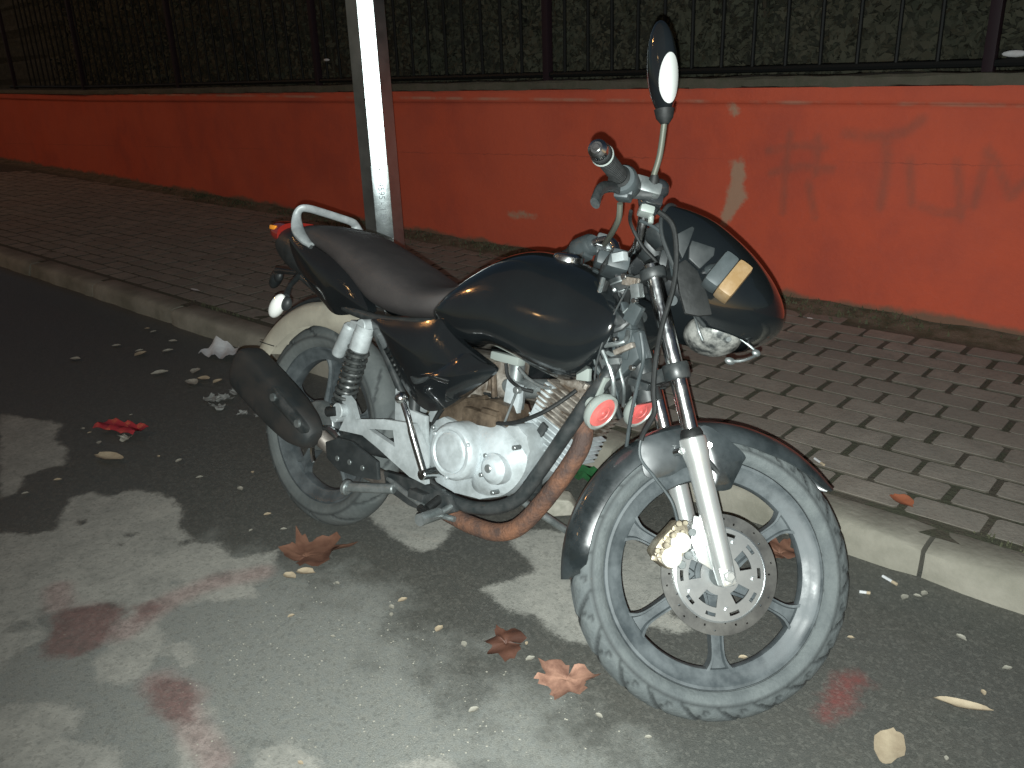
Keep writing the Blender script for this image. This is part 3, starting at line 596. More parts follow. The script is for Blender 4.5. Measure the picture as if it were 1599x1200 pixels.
def yoke(s,th,name,m,off):
    mb=MB(); X=Matrix.Translation(FC+UPF*s)@Matrix.Rotation(-RAKE,4,'Y')
    for sg in(-1,1):
        mb.lathe([(.0175,-th/2),(.026,-th/2),(.028,-th/2+.003),(.028,th/2-.003),(.026,th/2),(.0175,th/2)],28,axis='z',closed=True,xf=X@Matrix.Translation((0,sg*YL,0)))
        mb.cyl((.024,sg*YL-.012,0),(.034,sg*YL-.012,0),.007,6,0) if False else None
    poly=[(.02,-.085),(.028,-.06),(.0,-.035),(-.01,0),(.0,.035),(.028,.06),(.02,.085),(-.018,.088),(-.055,.04),(-.075,.02),(-.075,-.02),(-.055,-.04),(-.018,-.088)]
    bm=MB().prism([(x,y) for x,y in poly],-th*.42,th*.42,bev=.003); 
    mb.add(bm.v,bm.f,X@Matrix(((1,0,0,0),(0,0,1,0),(0,1,0,0),(0,0,0,1)))); return mb.build(name,m,bike,FX)
topc=yoke(.637,.022,'top_clamp',M['frame'],0); yoke(.425,.034,'lower_clamp',M['frame'],0)
for sg in(-1,1): MB().cyl(legpt(.648,YL*sg),legpt(.660,YL*sg),.0165,20,.003).build('fork_cap',M['chrome'],topc,FX)
MB().cyl(legpt(.645,0,-.0455),legpt(.672,0,-.0455),.014,6,.002).build('stem_nut',M['chrome'],topc,FX)
m_=MB().tube([AX+UPF*s for s in (.38,.42,.62,.66)],[.030,.027,.027,.030],24); m_.build('steering_head',M['frame'],bike)
m_=MB(); 
for s_ in (.41,.625): m_.cyl(AX+UPF*s_,AX+UPF*(s_+.02),.033,24,.002)
m_.cyl(AX+UPF*.64,AX+UPF*.652,.03,24,.002)
m_.build('head_bearing',M['greymetal'],bike,FX)
# ---- caliper ----
def FY(l,y): return [Vector((x,y,z)) for x,z in l]
c1,c2=FY([(1.171,0.3414),(1.16,0.3168)],-.10)
cal=MB(); ring=[(1.149,0.3619),(1.163,0.3875),(1.183,0.382),(1.195,0.352),(1.189,0.3283),(1.184,0.3011),(1.165,0.2863),(1.142,0.2962),(1.125,0.3128),(1.133,0.337)]
cal.prism(ring,-.088,-.030,bev=.004)
for i,(x,z) in enumerate([(1.163,0.3797),(1.174,0.3838),(1.155,0.3542),(1.147,0.3393),(1.141,0.317),(1.129,0.3167),(1.156,0.3285),(1.161,0.361),(1.145,0.3309),(1.174,0.3642)]):
    cal.cyl((x,-.088,z),(x,-.098-.004*(i%3),z),.0065-.001*(i%2),10,.001)
for i,(x,z) in enumerate([(1.145,0.3439),(1.158,0.3682),(1.139,0.3087),(1.129,0.301)]): cal.box((x,-.09,z),(.013,.012,.010),bev=.002)
cal=cal.build('brake_caliper',M['gold'],bike,FX)
a_,b_=FY([(1.173,0.3433),(1.161,0.3108)],-.106); m_=MB(); dy=Vector((0,.018,0)); off=Vector((0,0,0))
m_.cyl(a_+dy,a_,.0205,28,.003); m_.cyl(b_+dy,b_,.0205,28,.003)
m_.box(((a_+b_)/2+dy*.5)[:],(.022,.017,.030),bev=.002)
m_.build('piston_cap',M['calw'],cal,FX)
for x,z in [(1.194,0.3693),(1.196,0.3228),(1.187,0.3013)]: MB().cyl((x,-.088,z),(x,-.094,z),.0085,16,.001).build('caliper_bolt',M['greymetal'],cal,FX)
# ---- front fender ----
fd=MB(); fcx,fcz=FC.x,FC.z; na=60; nw=14; a0,a1=R(46),R(196); vs=[];fs=[]
for i in range(na+1):
    a=a0+(a1-a0)*i/na; t=i/na; tip=min(1,(t)/.22)**.55; tail=min(1,(1-t)/.09)**.5
    W=.050*(.25+.75*tip)*(.30+.70*tail); drop=.046*(.25+.75*tip)*(1 if t<.85 else 1.0); Ro=.322+.010*(1-tip)
    for s_ in (0,1):
        for j in range(nw+1):
            u=-1+2*j/nw; y=W*S(u*pi/2*.92)/S(pi/2*.92)*(1 if s_==0 else .95); r=Ro-(drop*(1-C(u*pi/2))+ (.002 if s_ else 0)+.004*u*u*0)
            vs.append((fcx+r*C(a),y,fcz+r*S(a)))
K=nw+1
for i in range(na):
    for s_ in(0,1):
        for j in range(nw):
            A_=(i*2+s_)*K+j; B_=A_+1; C_=((i+1)*2+s_)*K+j; fs.append((A_,B_,C_+1,C_))
    for j in (0,nw): A_=i*2*K+j; fs.append((A_,A_+K,A_+3*K,A_+2*K))
for i in(0,na):
    for j in range(nw): A_=i*2*K+j; fs.append((A_,A_+1,A_+K+1,A_+K))
fd.add(vs,fs)
fend=fd.build('front_fender',M['fend'],bike,FX,angle=50)
for sg in(-1,1):
    m_=MB(); P1=[(1.175,0.581),(1.199,0.5928),(1.277,0.5573),(1.279,0.5343),(1.269,0.4947),(1.264,0.4771),(1.239,0.4669),(1.225,0.4701),(1.203,0.5193)]; m_.panel(P1,sg*.062,.008,.006,n=70,rings=6); m_.build('side_panel',M['fend'],fend,FX)
    m_=MB(); P2=[(1.056,0.5259),(1.092,0.5542),(1.14,0.5777),(1.183,0.5886),(1.197,0.5205),(1.16,0.4962),(1.131,0.4711),(1.088,0.459),(1.07,0.4855)]; m_.panel(P2,sg*.060,.006,.006,n=70,rings=6); m_.build('side_panel',M['fend'],fend,FX)
m_=MB().tube([legpt(.262,-YL*.9),legpt(.262,-YL*.9)+Vector((.03,.004,-.01)),Vector((1.235,-.063,.50))],.006,8); m_.build('fender_stay',M['frame'],fend,FX)
# ---- handlebar ----
hb_pts=[(.958,0,.925),(.958,-.05,.925),(.957,-.082,.930),(.950,-.115,.965),(.938,-.14,1.0),(.918,-.165,1.012),(.886,-.20,1.000),(.842,-.29,.984),(.797,-.385,.967)]
full=[(x,-y,z) for x,y,z in hb_pts[::-1]][:-1]+hb_pts
m_=MB().tube(crom(full,5),.0112,16); hbar=m_.build('handlebar',M['chrome'],bike,FX)
for sg in(-1,1):
    pa=Vector((.862,.250*sg,.991)); pb=Vector((.800,.378*sg,.968)); d=(pb-pa).normalized(); L=(pb-pa).length
    m_=MB(); ks=[(0,.021),(.004,.022),(.008,.017)]
    for i in range(16): s_=.010+i*(L-.028)/16; ks+=[(s_,.0165),(s_+.002,.0172),(s_+.0045,.0172),(s_+.0055,.0160)]
    ks+=[(L-.016,.0165),(L-.013,.020),(L-.003,.020),(L,.018)]
    m_.tube([pa+d*s_ for s_,r in ks],[r for s_,r in ks],24); g=m_.build('grip',M['rubber'],hbar,FX,angle=25)
    m_=MB().tube([pb+d*s_ for s_ in (-.020,-.0175,-.0150)],[.0200,.0212,.0200],24); m_.build('grip_ring',M['horngrey'],g,FX)
    m_=MB().tube([pb+d*s_ for s_ in (0,.006,.018,.024)],[.016,.0185,.0175,.011],24); m_.cyl(pb+d*.024,pb+d*.027,.007,12,.001); m_.build('bar_end',M['chrome'],g,FX)
    # switch housing
    pc=Vector((.880,.214*sg,.998)); X=Matrix.Translation(pc)@(Vector((-.06,.125*sg,-.02)).to_track_quat('Z','Y').to_matrix().to_4x4())
    m_=MB().lathe([(1e-4,-.036),(.022,-.036),(.027,-.028),(.029,0),(.030,.022),(.026,.030),(1e-4,.030)],24,axis='z',xf=X)
    m_.box((0,-.024,-.004),(.030,.020,.040),xf=X,bev=.005); m_.box((.016,-.02,.012),(.014,.014,.010),xf=X,bev=.003)
    m_.build('switch_housing',M['greyp'],hbar,FX)
    # lever perch + lever in front of the grip
    m_=MB(); pv=Vector((.935,.190*sg,1.010)); m_.box(pv[:],(.045,.030,.026),bev=.006); m_.cyl(pv+Vector((0,0,.016)),pv+Vector((0,0,-.018)),.008,12,.001); m_.box((pv+Vector((-.02,-.005*sg,.004)))[:],(.03,.034,.034),bev=.006)
    m_.build('lever_clamp',M['greymetal'],hbar,FX)
    LV=[([(0.8887,0.9867)][0],-.20),([(0.851,0.9628)][0],-.26),([(0.8235,0.9257)][0],-.32),([(0.8158,0.884)][0],-.35)]
    lv=crom([pv+Vector((.004,.004*sg,-.010))]+[Vector((a[0],-y_*sg*1.0 if False else abs(y_)*sg,a[1])) for a,y_ in LV],5)
    m_=MB().tube(lv,[.0085]*6+[.0075]*(len(lv)-10)+[.0075,.0078,.0085,.0080],12,flat=1.5)
    m_.build('brake_lever' if sg<0 else 'clutch_lever',M['frame'],hbar,FX)
# master cylinder
m_=MB(); q0=Vector(FY([(0.9475,1.013)],-.17)[0]); m_.ball(q0+Vector((.008,0,.012)),(.024,.024,.020)); m_.box((q0+Vector((.004,.012,-.014)))[:],(.038,.042,.024),bev=.007); m_.cyl(q0+Vector((-.02,.0,-.02)),q0+Vector((.02,.03,-.024)),.011,14,.002)
m_.build('brake_fluid_reservoir',M['glassdark'],hbar,FX)
m_=MB(); m_.box((q0+Vector((-.004,.014,-.036)))[:],(.030,.036,.018),bev=.005); m_.cyl(q0+Vector((.01,.02,-.04)),q0+Vector((.012,.02,-.056)),.006,10,.001); m_.build('reservoir_bracket',M['horngrey'],hbar,FX)
# mirror
mb_,mt_,mc_=[FY(PXF(y,t),y)[0] for y,t in ((-.19,"1019,293"),(-.285,"1040,182"),(-.31,"1034,106"))] if False else (Vector((*[(0.94,1.015)][0],0)),Vector((*[(0.9188,1.122)][0],0)),Vector((*[(0.8883,1.211)][0],0)))
mb_=Vector((mb_.x,-.19,mb_.y)); mt_=Vector((mt_.x,-.27,mt_.y)); mc_=Vector((mc_.x,-.29,mc_.y))
mir=MB().tube(crom([mb_,mb_.lerp(mt_,.15)+Vector((-.002,0,0)),mb_.lerp(mt_,.5)+Vector((.003,0,0)),mt_],5),[.0085]*3+[.0062]*(13)  ,12).build('mirror',M['olive'],bike,FX)
m_=MB().tube([mb_+Vector((0,0,-.012)),mb_+Vector((0,0,.0)),mb_.lerp(mt_,.12),mb_.lerp(mt_,.2)],[.011,.013,.011,.007],14); m_.build('stem_boot',M['rubber'],mir,FX)
dm=(mc_-mt_).normalized(); XM=Matrix.Translation(mc_)@dm.to_track_quat('Z','Y').to_matrix().to_4x4()
# orient: local y toward camera-ish
m_=MB(); ax_=Vector((.25,-1,.1)).normalized()
zx=dm; yx=(ax_-zx*ax_.dot(zx)).normalized(); xx_=yx.cross(zx).normalized()
XM=Matrix(((xx_.x,yx.x,zx.x,mc_.x),(xx_.y,yx.y,zx.y,mc_.y),(xx_.z,yx.z,zx.z,mc_.z),(0,0,0,1)))
m_.ball((0,0,0),(.0275,.036,.090),28,20,xf=XM); shell=m_.build('mirror_shell',M['gloss'],mir,FX)
m_=MB().tube([mt_+dm*(-.010),mt_+dm*.002,mt_+dm*.018],[.008,.017,.020],16); m_.build('mirror_socket',M['rubber'],mir,FX)
# pale oval on the shell: mirror glass reflection painted as flat colour
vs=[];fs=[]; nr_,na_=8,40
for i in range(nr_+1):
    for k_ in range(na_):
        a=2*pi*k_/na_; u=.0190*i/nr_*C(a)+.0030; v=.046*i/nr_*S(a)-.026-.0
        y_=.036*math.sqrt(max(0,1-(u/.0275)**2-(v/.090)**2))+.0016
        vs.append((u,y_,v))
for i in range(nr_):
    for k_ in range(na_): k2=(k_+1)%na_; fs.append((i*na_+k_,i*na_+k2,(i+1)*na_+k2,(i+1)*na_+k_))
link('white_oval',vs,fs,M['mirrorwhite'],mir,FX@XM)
# ---- headlight fairing ----
st=[(1.042,1.030,1.100,.055),(1.036,1.010,1.138,.085),(1.020,.994,1.176,.106),(.986,.984,1.234,.125),(.945,.990,1.282,.137),(.905,1.012,1.312,.143),(.87,1.038,1.324,.140),(.84,1.062,1.318,.132),(.812,1.090,1.292,.118),(.792,1.130,1.262,.095)]
vs=[];fs=[]; nn_=34; cs=crom(st,4)
for z,xb,xf_,w_ in cs:
    for s_ in(0,1):
        for j in range(nn_+1):
            u=-pi/2+pi*j/nn_; k_=1 if s_==0 else .965
            vs.append((xb+(xf_-xb-(.006 if s_ else 0))*abs(C(u))**.82,w_*k_*math.copysign(abs(S(u))**.9,S(u)),z))
K=nn_+1; n=len(cs)
for i in range(n-1):
    for s_ in(0,1):
        for j in range(nn_): A_=(i*2+s_)*K+j; C_=A_+2*K; fs.append((A_,A_+1,C_+1,C_))
    for j in(0,nn_): A_=i*2*K+j; fs.append((A_,A_+K,A_+3*K,A_+2*K))
for i in(0,n-1):
    for j in range(nn_): A_=i*2*K+j; fs.append((A_,A_+1,A_+K+1,A_+K))
fair=link('headlight_fairing',vs,fs,M['gloss'],bike,FX,angle=60)
# rim lip
lip=[(xb,-w_,z) for z,xb,xf_,w_ in cs]; m_=MB().tube(lip,.0045,8); m_.tube([(x,-y,z) for x,y,z in lip],.0045,8); m_.build('edge_lip',M['blackp'],fair,FX)
# headlight shell (dirty bowl) and lens
hl=MB(); hc=Vector((1.178,0,.800)); hl.ball(hc+Vector((0,0,.004)),(.062,.080,.044),30,18); hl=hl.build('headlight',M['bowl'],bike,FX)
m_=MB().ball(hc+Vector((.062,0,.075)),(.050,.085,.055),30,16); m_.build('headlight_lens',M['clear'],hl,FX)
m_=MB().tube(crom([(1.110,-.075,.815),(1.12,-.088,.785),(1.135,-.085,.765)],4),.003,8);m_.build('headlight_wire',M['greymetal'],hl,FX); MB().cyl((1.19,-.070,.782),(1.19,-.084,.782),.006,12,.001).build('adjuster_bolt',M['greymetal'],hl,FX); m_=MB().tube(crom([(1.225,-.05,.80),(1.262,-.06,.775),(1.235,-.065,.750),(1.21,-.05,.745)],5),.0032,8); m_.ball((1.262,-.06,.775),(.010,.006,.008)); m_.ball((1.212,-.052,.745),(.012,.008,.008)); m_.build('headlight_wire',M['greymetal'],hl,FX)
# fairing stay + brackets seen from behind
m_=MB(); 
m_.prism([(1.016,0.9475),(1.045,0.9742),(1.051,0.9717),(1.046,0.9305),(1.04,0.9007),(1.02,0.9276)],-.153,-.145,bev=.002)
m_.prism([(1.05,0.944),(1.101,0.9412),(1.102,0.9245),(1.079,0.8886),(1.052,0.9036),(1.048,0.9278)],-.156,-.146,bev=.003)

m_.box((1.075,-.05,.96),(.07,.10,.09),bev=.012); m_.box((1.06,.05,.97),(.07,.09,.08),bev=.012); m_.build('fairing_bracket',M['blackp'],bike,FX)
m_=MB().prism([(1.03,0.8849),(1.047,0.9036),(1.078,0.8857),(1.107,0.8432),(1.126,0.8041),(1.098,0.7937),(1.071,0.7918),(1.049,0.8344)],-.149,-.138,bev=.003); m_.build('fairing_inner_panel',M['rubber'],bike,FX)
# meters
m_=MB(); 
for sg in(-1,1):
    X=Matrix.Translation((1.010,.050*sg,.985))@Matrix.Rotation(R(-35),4,'Y'); m_.lathe([(1e-4,-.03),(.030,-.03),(.040,-.005),(.042,.012),(.040,.016),(1e-4,.016)],28,axis='z',xf=X)
met=m_.build('instrument_cluster',M['blackp'],bike,FX)
for sg in(-1,1):
    X=Matrix.Translation((1.010,.050*sg,.985))@Matrix.Rotation(R(-35),4,'Y'); MB().lathe([(1e-4,.0175),(.034,.0175),(.036,.016)],28,axis='z',xf=X).build('meter_glass',M['glassdark'],met,FX)
# front indicators
for sg in(-1,1):
    ic=Vector(FY([(1.126,0.8741)],-.19)[0]); ic.y=.19*sg; XI=Matrix.Translation(ic)@Matrix.Rotation(R(26),4,'Y')@Matrix.Rotation(R(8*sg),4,'Z')
    m_=MB().box((-.016,0,.0),(.034,.050,.080),xf=XI,bev=.010); m_.tube([XI@Vector((-.02,-.0*sg,.01)),XI@Vector((-.035,-.03*sg,.012)),Vector((1.10,.115*sg,.895))],[.010,.009,.013],12)
    ind=m_.build('turn_signal',M['greyp'],fair,FX)
    m_=MB().box((.016,0,.0),(.034,.052,.082),xf=XI,bev=.009); m_.build('signal_lens',M['amber'],ind,FX)
# ---- cables ----
cb=[((-.17,"1027,330"),(-.16,"1050,352"),(-.15,"1056,400"),(-.14,"1051,450"),(-.13,"1035,505"),(-.13,"1024,560"),(-.12,"1020,610"),(-.115,"1022,645"),(-.10,"1000,680"),(-.085,"1000,715"),(-.075,"1022,745"),(-.07,"1040,765"))]
CABLE=[([(0.9647,0.9782)][0],-.17),([(1.003,0.9616)][0],-.16),([(1.027,0.904)][0],-.15),([(1.037,0.8397)][0],-.14),([(1.034,0.765)][0],-.13),([(1.036,0.6898)][0],-.13),([(1.047,0.6265)][0],-.12),([(1.06,0.5833)][0],-.115),([(1.052,0.5338)][0],-.09),([(1.059,0.4913)][0],-.085),([(1.097,0.4608)][0],-.08),([(1.142,0.4222)][0],-.08),([(1.161,0.3831)][0],-.09)]
pts=crom([(a[0],y,a[1]) for a,y in CABLE],6)
MB().tube(pts[:50],.0058,10).build('brake_hose',M['rubber'],bike,FX)
MB().tube(pts[48:],.0032,8).build('brake_hose',M['greyp'],bike,FX)
def cable(l,r,m,nm='cable',xf=FX): MB().tube(crom([(a[0][0],y,a[0][1]) for a,y in l],6),r,8).build(nm,m,bike,xf)
cable([([(0.9126,0.9669)],-.16),([(0.925,0.9564)],-.12),([(0.9629,0.9234)],-.10),([(1.002,0.9012)],-.09),([(1.037,0.8761)],-.06)],.004,M['rubber'],'throttle_cable')
cable([([(0.938,0.9566)],-.15),([(0.9878,0.957)],-.12),([(1.023,0.9186)],-.10),([(1.05,0.8972)],-.05)],.0035,M['greyp'],'throttle_cable')
cable([([(1.097,0.7808)],-.12),([(1.113,0.7316)],-.12),([(1.097,0.6743)],-.10),([(1.081,0.6009)],-.08),([(1.07,0.5262)],-.06)],.0042,M['greyp'],'clutch_cable',I4)
cable([([(0.8858,0.9724)],-.17),([(0.8948,0.9521)],-.14),([(0.8978,0.9451)],-.08),([(0.9005,0.9492)],.02)],.0062,M['olive'],'clutch_cable')
# ---- tank ----
T=[(.488,.800,.716,.100,.745,2.0,2.2),(.494,.826,.706,.118,.742,2.0,2.4),(.515,.868,.694,.130,.742,2.0,2.6),(.55,.893,.676,.138,.745,2.0,2.7),(.60,.904,.658,.145,.748,2.0,2.8),(.65,.908,.655,.149,.750,2.0,2.8),(.70,.908,.668,.151,.752,2.0,2.9),
   (.76,.905,.658,.151,.750,2.0,2.9),(.82,.898,.641,.148,.746,2.0,3.0),(.88,.888,.631,.143,.742,2.0,2.9),(.93,.876,.634,.137,.744,2.0,2.8),(.975,.862,.655,.130,.750,2.1,2.6),(1.010,.850,.684,.122,.765,2.2,2.5),(1.034,.838,.712,.112,.778,2.2,2.3),(1.042,.825,.74,.096,.785,2.2,2.2)]
tkm=MB(); loft(tkm,T,seg=72,per=6); tkm.v=[(x+.8*(z-.728)*max(0,min(1,(.80-x)/.30))-.045*max(0,min(1,(x-.84)/.18))*max(0,1-(y/.13)**2),y,z) for x,y,z in tkm.v]
tank=tkm.build('fuel_tank',M['gloss'],bike,angle=60)
m_=MB().lathe([(1e-4,.008),(.028,.008),(.034,.004),(.036,0),(.036,-.01)],32,axis='z',org=(.80,0,.905)); m_.build('tank_cap',M['chrome'],tank)
# ---- seat ----
St=[(-.135,.878,.838,.080,.858,2.6,2.4),(-.10,.888,.832,.100,.86,2.6,2.4),(-.02,.892,.820,.114,.848,2.8,2.6),(.06,.884,.795,.122,.835,2.8,2.8),(.15,.864,.760,.127,.80,2.7,3),(.23,.841,.705,.131,.775,2.6,3),(.29,.822,.690,.132,.76,2.6,3),(.34,.805,.688,.131,.75,2.5,3),(.39,.790,.690,.129,.742,2.5,3),(.44,.785,.696,.126,.742,2.5,2.8),(.49,.790,.706,.120,.75,2.5,2.6),(.54,.806,.725,.105,.765,2.4,2.4),(.56,.812,.745,.090,.785,2.4,2.3)]
seat=loft(MB(),St,seg=48,per=6).build('seat',M['seat'],bike,angle=60)
# ---- side and tail covers ----
SC=[(0.2976,0.6721),(0.3834,0.6865),(0.477,0.6975),(0.5466,0.7156),(0.5756,0.7004),(0.6184,0.6773),(0.6724,0.657),(0.733,0.6361),(0.7244,0.6163),(0.684,0.5773),(0.6346,0.532),(0.5913,0.5029),(0.5441,0.4884),(0.498,0.5003),(0.4533,0.5262),(0.391,0.5792),(0.3383,0.6257)]
TCp=[(-0.1235,0.8366),(-0.087,0.8442),(-0.0368,0.8369),(0.0432,0.8192),(0.133,0.7917),(0.1937,0.755),(0.2315,0.7194),(0.2526,0.6869),(0.1934,0.6704),(0.1199,0.6583),(0.0583,0.6824),(-0.0205,0.7287),(-0.0829,0.7752)]
for sg in(-1,1):
    c_=MB().panel(SC,sg*.142,.022,.02,n=90,rings=8).build('side_cover',M['gloss'],bike)
    m_=MB(); P=[(0.4913,0.5693),(0.5516,0.593),(0.6151,0.6339),(0.6582,0.6546),(0.7075,0.6433),(0.7543,0.638),(0.7353,0.6103),(0.7034,0.5839),(0.655,0.5501),(0.6114,0.5276),(0.6267,0.5654),(0.5649,0.5675)]; m_.panel(P,sg*.152,.022,.010,n=60,rings=6); m_.build('air_scoop',M['gloss'],c_)
    m_=MB(); P=[(0.4974,0.566),(0.5247,0.5686),(0.5592,0.5791),(0.5482,0.5641),(0.5139,0.5503)]; m_.panel(P,sg*.168,.006,.006,n=30,rings=4); m_.build('scoop_insert',M['blackp'],c_)
    tc_=MB().panel(TCp,sg*.118,.020,.03,n=90,rings=8).build('tail_cover',M['gloss'],bike)
m_=MB(); loft(m_,[(-.27,.862,.80,.045,.83,2.5,2.5),(-.24,.872,.775,.085,.82,2.5,2.5),(-.15,.872,.735,.112,.80,2.5,2.5),(-.05,.86,.72,.12,.79,2.5,2.5),(.1,.84,.70,.12,.77,2.5,2.5),(.2,.80,.69,.115,.75,2.5,2.5)],seg=32); m_.build('tail_body',M['blackp'],bike)
tl=MB(); loft(tl,[(-.315,.872,.84,.03,.855,2,2),(-.305,.882,.828,.060,.855,2.4,2.4),(-.27,.885,.815,.085,.85,2.5,2.5),(-.22,.885,.805,.095,.845,2.5,2.5)],seg=28); tl=tl.build('tail_light',M['red'],bike)
MB().box((-.255,-.086,.862),(.030,.010,.014),bev=.004).build('orange_reflector',M['orange'],tl)
# ---- grab rail ----
gp=[(-.018,-.118,.832),(-.045,-.119,.842),(-.092,-.113,.868),(-.108,-.110,.905),(-.104,-.104,.926),(-.096,-.085,.932),(-.100,-.03,.926),(-.100,.03,.917),(-.096,.080,.908),(-.100,.098,.898),(-.096,.106,.88),(-.08,.112,.855),(-.03,.118,.838)]
cr=crom(gp,5); n=len(cr); vs=[];fs=[]
rad=[]
for i in range(n):
    t=i/(n-1); rad.append(.0105+.0095*math.exp(-((t-.14)/.09)**2)+.0065*math.exp(-((t-.86)/.09)**2))
MB().tube(cr,[r_*1.12 for r_ in rad],14,flat=.62).build('grab_rail',M['white'],bike)
# ---- rear mudguard ----
vs=[];fs=[]; na=36; sec=[(-.062,.300),(-.064,.330),(-.060,.352),(-.045,.366),(0,.370),(.045,.366),(.060,.352),(.064,.330),(.062,.300)]
sec2=[(y*.95,r-.003) for y,r in sec]
for i in range(na+1):
    a=R(70)+R(86)*i/na; ext=.012*max(0,(i/na-.55))/.45
    for s_ in (sec,sec2):
        for y,r in s_: vs.append((r*C(a)-ext,y,.305+r*S(a)))
K=len(sec)
for i in range(na):
    for s_ in(0,1):
        for j in range(K-1): A_=(i*2+s_)*K+j; fs.append((A_,A_+1,A_+2*K+1,A_+2*K))
    for j in(0,K-1): A_=i*2*K+j; fs.append((A_,A_+K,A_+3*K,A_+2*K))
for i in(0,na):
    for j in range(K-1): A_=i*2*K+j; fs.append((A_,A_+1,A_+K+1,A_+K))
mud=link('rear_mudguard',vs,fs,M['beige'],bike,angle=50)
m_=MB().tube([(.378*C(a)-.004,0,.305+.378*S(a)) for a in [R(80+i*6) for i in range(13)]],[.03]*13,10,flat=.25); m_.build('mudguard_strip',M['blackp'],mud)
m_=MB(); a=R(144); m_.box((.335*C(a),-.0635,.305+.335*S(a)),(.075,.003,.0025),xf=None); m_.cyl((.338*C(R(150)),-.062,.305+.338*S(R(150))),(.338*C(R(150)),-.066,.305+.338*S(R(150))),.004,8); m_.build('mudguard_seam',M['rubber'],mud)
# rear indicators on a bracket
for sg,(px_,pz_) in ((-1,[(-0.0806,0.651)][0]),(1,[(-0.5777,0.6767)][0])):
    X=Matrix.Translation((px_,.16*sg,pz_))@Matrix.Rotation(R(32),4,'Y')
    m_=MB().tube([(-.15,.05*sg,.735),(px_*.5-.07,.11*sg,(pz_+.73)/2+.015),(px_+.012,.15*sg,pz_+.026)],[.009,.007,.011],10); m_.ball((.014,-.006*sg,.018),(.018,.015,.022),xf=X)
    i_=m_.build('rear_turn_signal',M['blackp'],bike)
    MB().ball((-.004,.004*sg,-.006),(.021,.022,.042),20,12,xf=X).build('signal_lens',M['clear'] if sg<0 else M['blackp'],i_)
# ---- shock absorbers ----
for sg in(-1,1):
    y=-.150*sg*-1; top=Vector((.290,y,.655)); bot=Vector((.218,y,.395)); d=(bot-top); 
    m_=MB().tube([top,top+d*.07,top+d*.08,top+d*.25,top+d*.27],[.024,.024,.026,.026,.020],20); m_.cyl(top+Vector((0,-.018,0)),top+Vector((0,.018,0)),.018,20,.002)
    sh=m_.build('shock_absorber',M['white'],bike)
    m_=MB().cyl(bot+Vector((0,-.018,0)),bot+Vector((0,.018,0)),.016,20,.002); m_.tube([bot-d*.12,bot],[.010,.012],12); m_.build('lower_eye',M['white'],sh)
    m_=MB(); tp=top+d*.25; ln=d*.66; hel=[]; nx_=d.normalized().orthogonal().normalized(); ny_=d.normalized().cross(nx_)
    for i in range(10*16+1): t=i/(160); a=t*10*2*pi; hel.append(tp+ln*t+nx_*.0265*C(a)+ny_*.0265*S(a))
    m_.tube(hel,.0052,8); m_.tube([tp,tp+ln],.012,12); m_.build('spring',M['spring'],sh)
    # reservoir canister behind the shock
    u=Vector((.236,y-.004*(-sg),.648)); v=Vector((.192,y-.004*(-sg),.560)); m_=MB().tube([u,u.lerp(v,.06),u.lerp(v,.94),v],[.014,.0185,.0185,.016],20); m_.box(((u+top)/2)[:],(.05,.02,.022),bev=.005); m_.build('reservoir',M['white'],sh)
# ---- frame ----
m_=MB()
m_.tube(crom([(1.0,-.03,.74),*[(x,-.100,z) for x,z in [(1.02,0.6741),(0.9867,0.6192),(0.9343,0.5232),(0.8789,0.4218),(0.8243,0.3378)]],(.74,-.105,.292),(.655,-.115,.282),(.56,-.12,.30),(.50,-.115,.345),(.47,-.11,.42)],6),.0165,16)
m_.tube(crom([(1.0,.02,.74),(.965,.045,.64),(.90,.05,.515),(.84,.058,.40),(.785,.085,.325),(.74,.105,.292),(.655,.115,.282),(.56,.12,.30),(.50,.115,.345),(.47,.11,.42)],6),.0165,16)
for sg in(-1,1):
    m_.tube(crom([(1.01,.02*sg,.80),(.9,.05*sg,.78),(.7,.075*sg,.74),(.5,.10*sg,.70),(.3,.118*sg,.675),(.1,.11*sg,.69),(-.08,.09*sg,.735)],5),.0125,12)
    m_.tube(crom([(.50,.10*sg,.70),(.47,.112*sg,.60),(.47,.115*sg,.45),(.50,.11*sg,.35)],5),.015,12)
    m_.tube(crom([(.29,.13*sg,.665),(.38,.125*sg,.56),(.47,.115*sg,.44)],5),.011,12)
    m_.tube(crom([(.97,.035*sg,.655),(.93,.05*sg,.70),(.88,.07*sg,.74)],5),.010,10)
m_.prism([(.96,.62),(1.0,.60),(1.03,.68),(1.01,.76),(.95,.76),(.93,.70)],-.03,.03,bev=.005)
fr=m_.build('frame',M['frame'],bike)
m_=MB(); m_.box((.835,-.066,.385),(.045,.03,.05),bev=.006); m_.cyl((.835,-.08,.385),(.835,-.09,.385),.009,6,.001); m_.box((.47,-.115,.40),(.055,.03,.13),bev=.008); m_.build('engine_mount',M['frame'],fr)
# silver swing-arm pivot plate seen behind the kick starter
m_=MB().prism([(0.4066,0.5249),(0.4688,0.4722),(0.5282,0.4701),(0.5534,0.3613),(0.5541,0.3016),(0.4674,0.3338),(0.4258,0.377)],-.132,-.118,bev=.004); m_.build('pivot_plate',M['white'],fr)
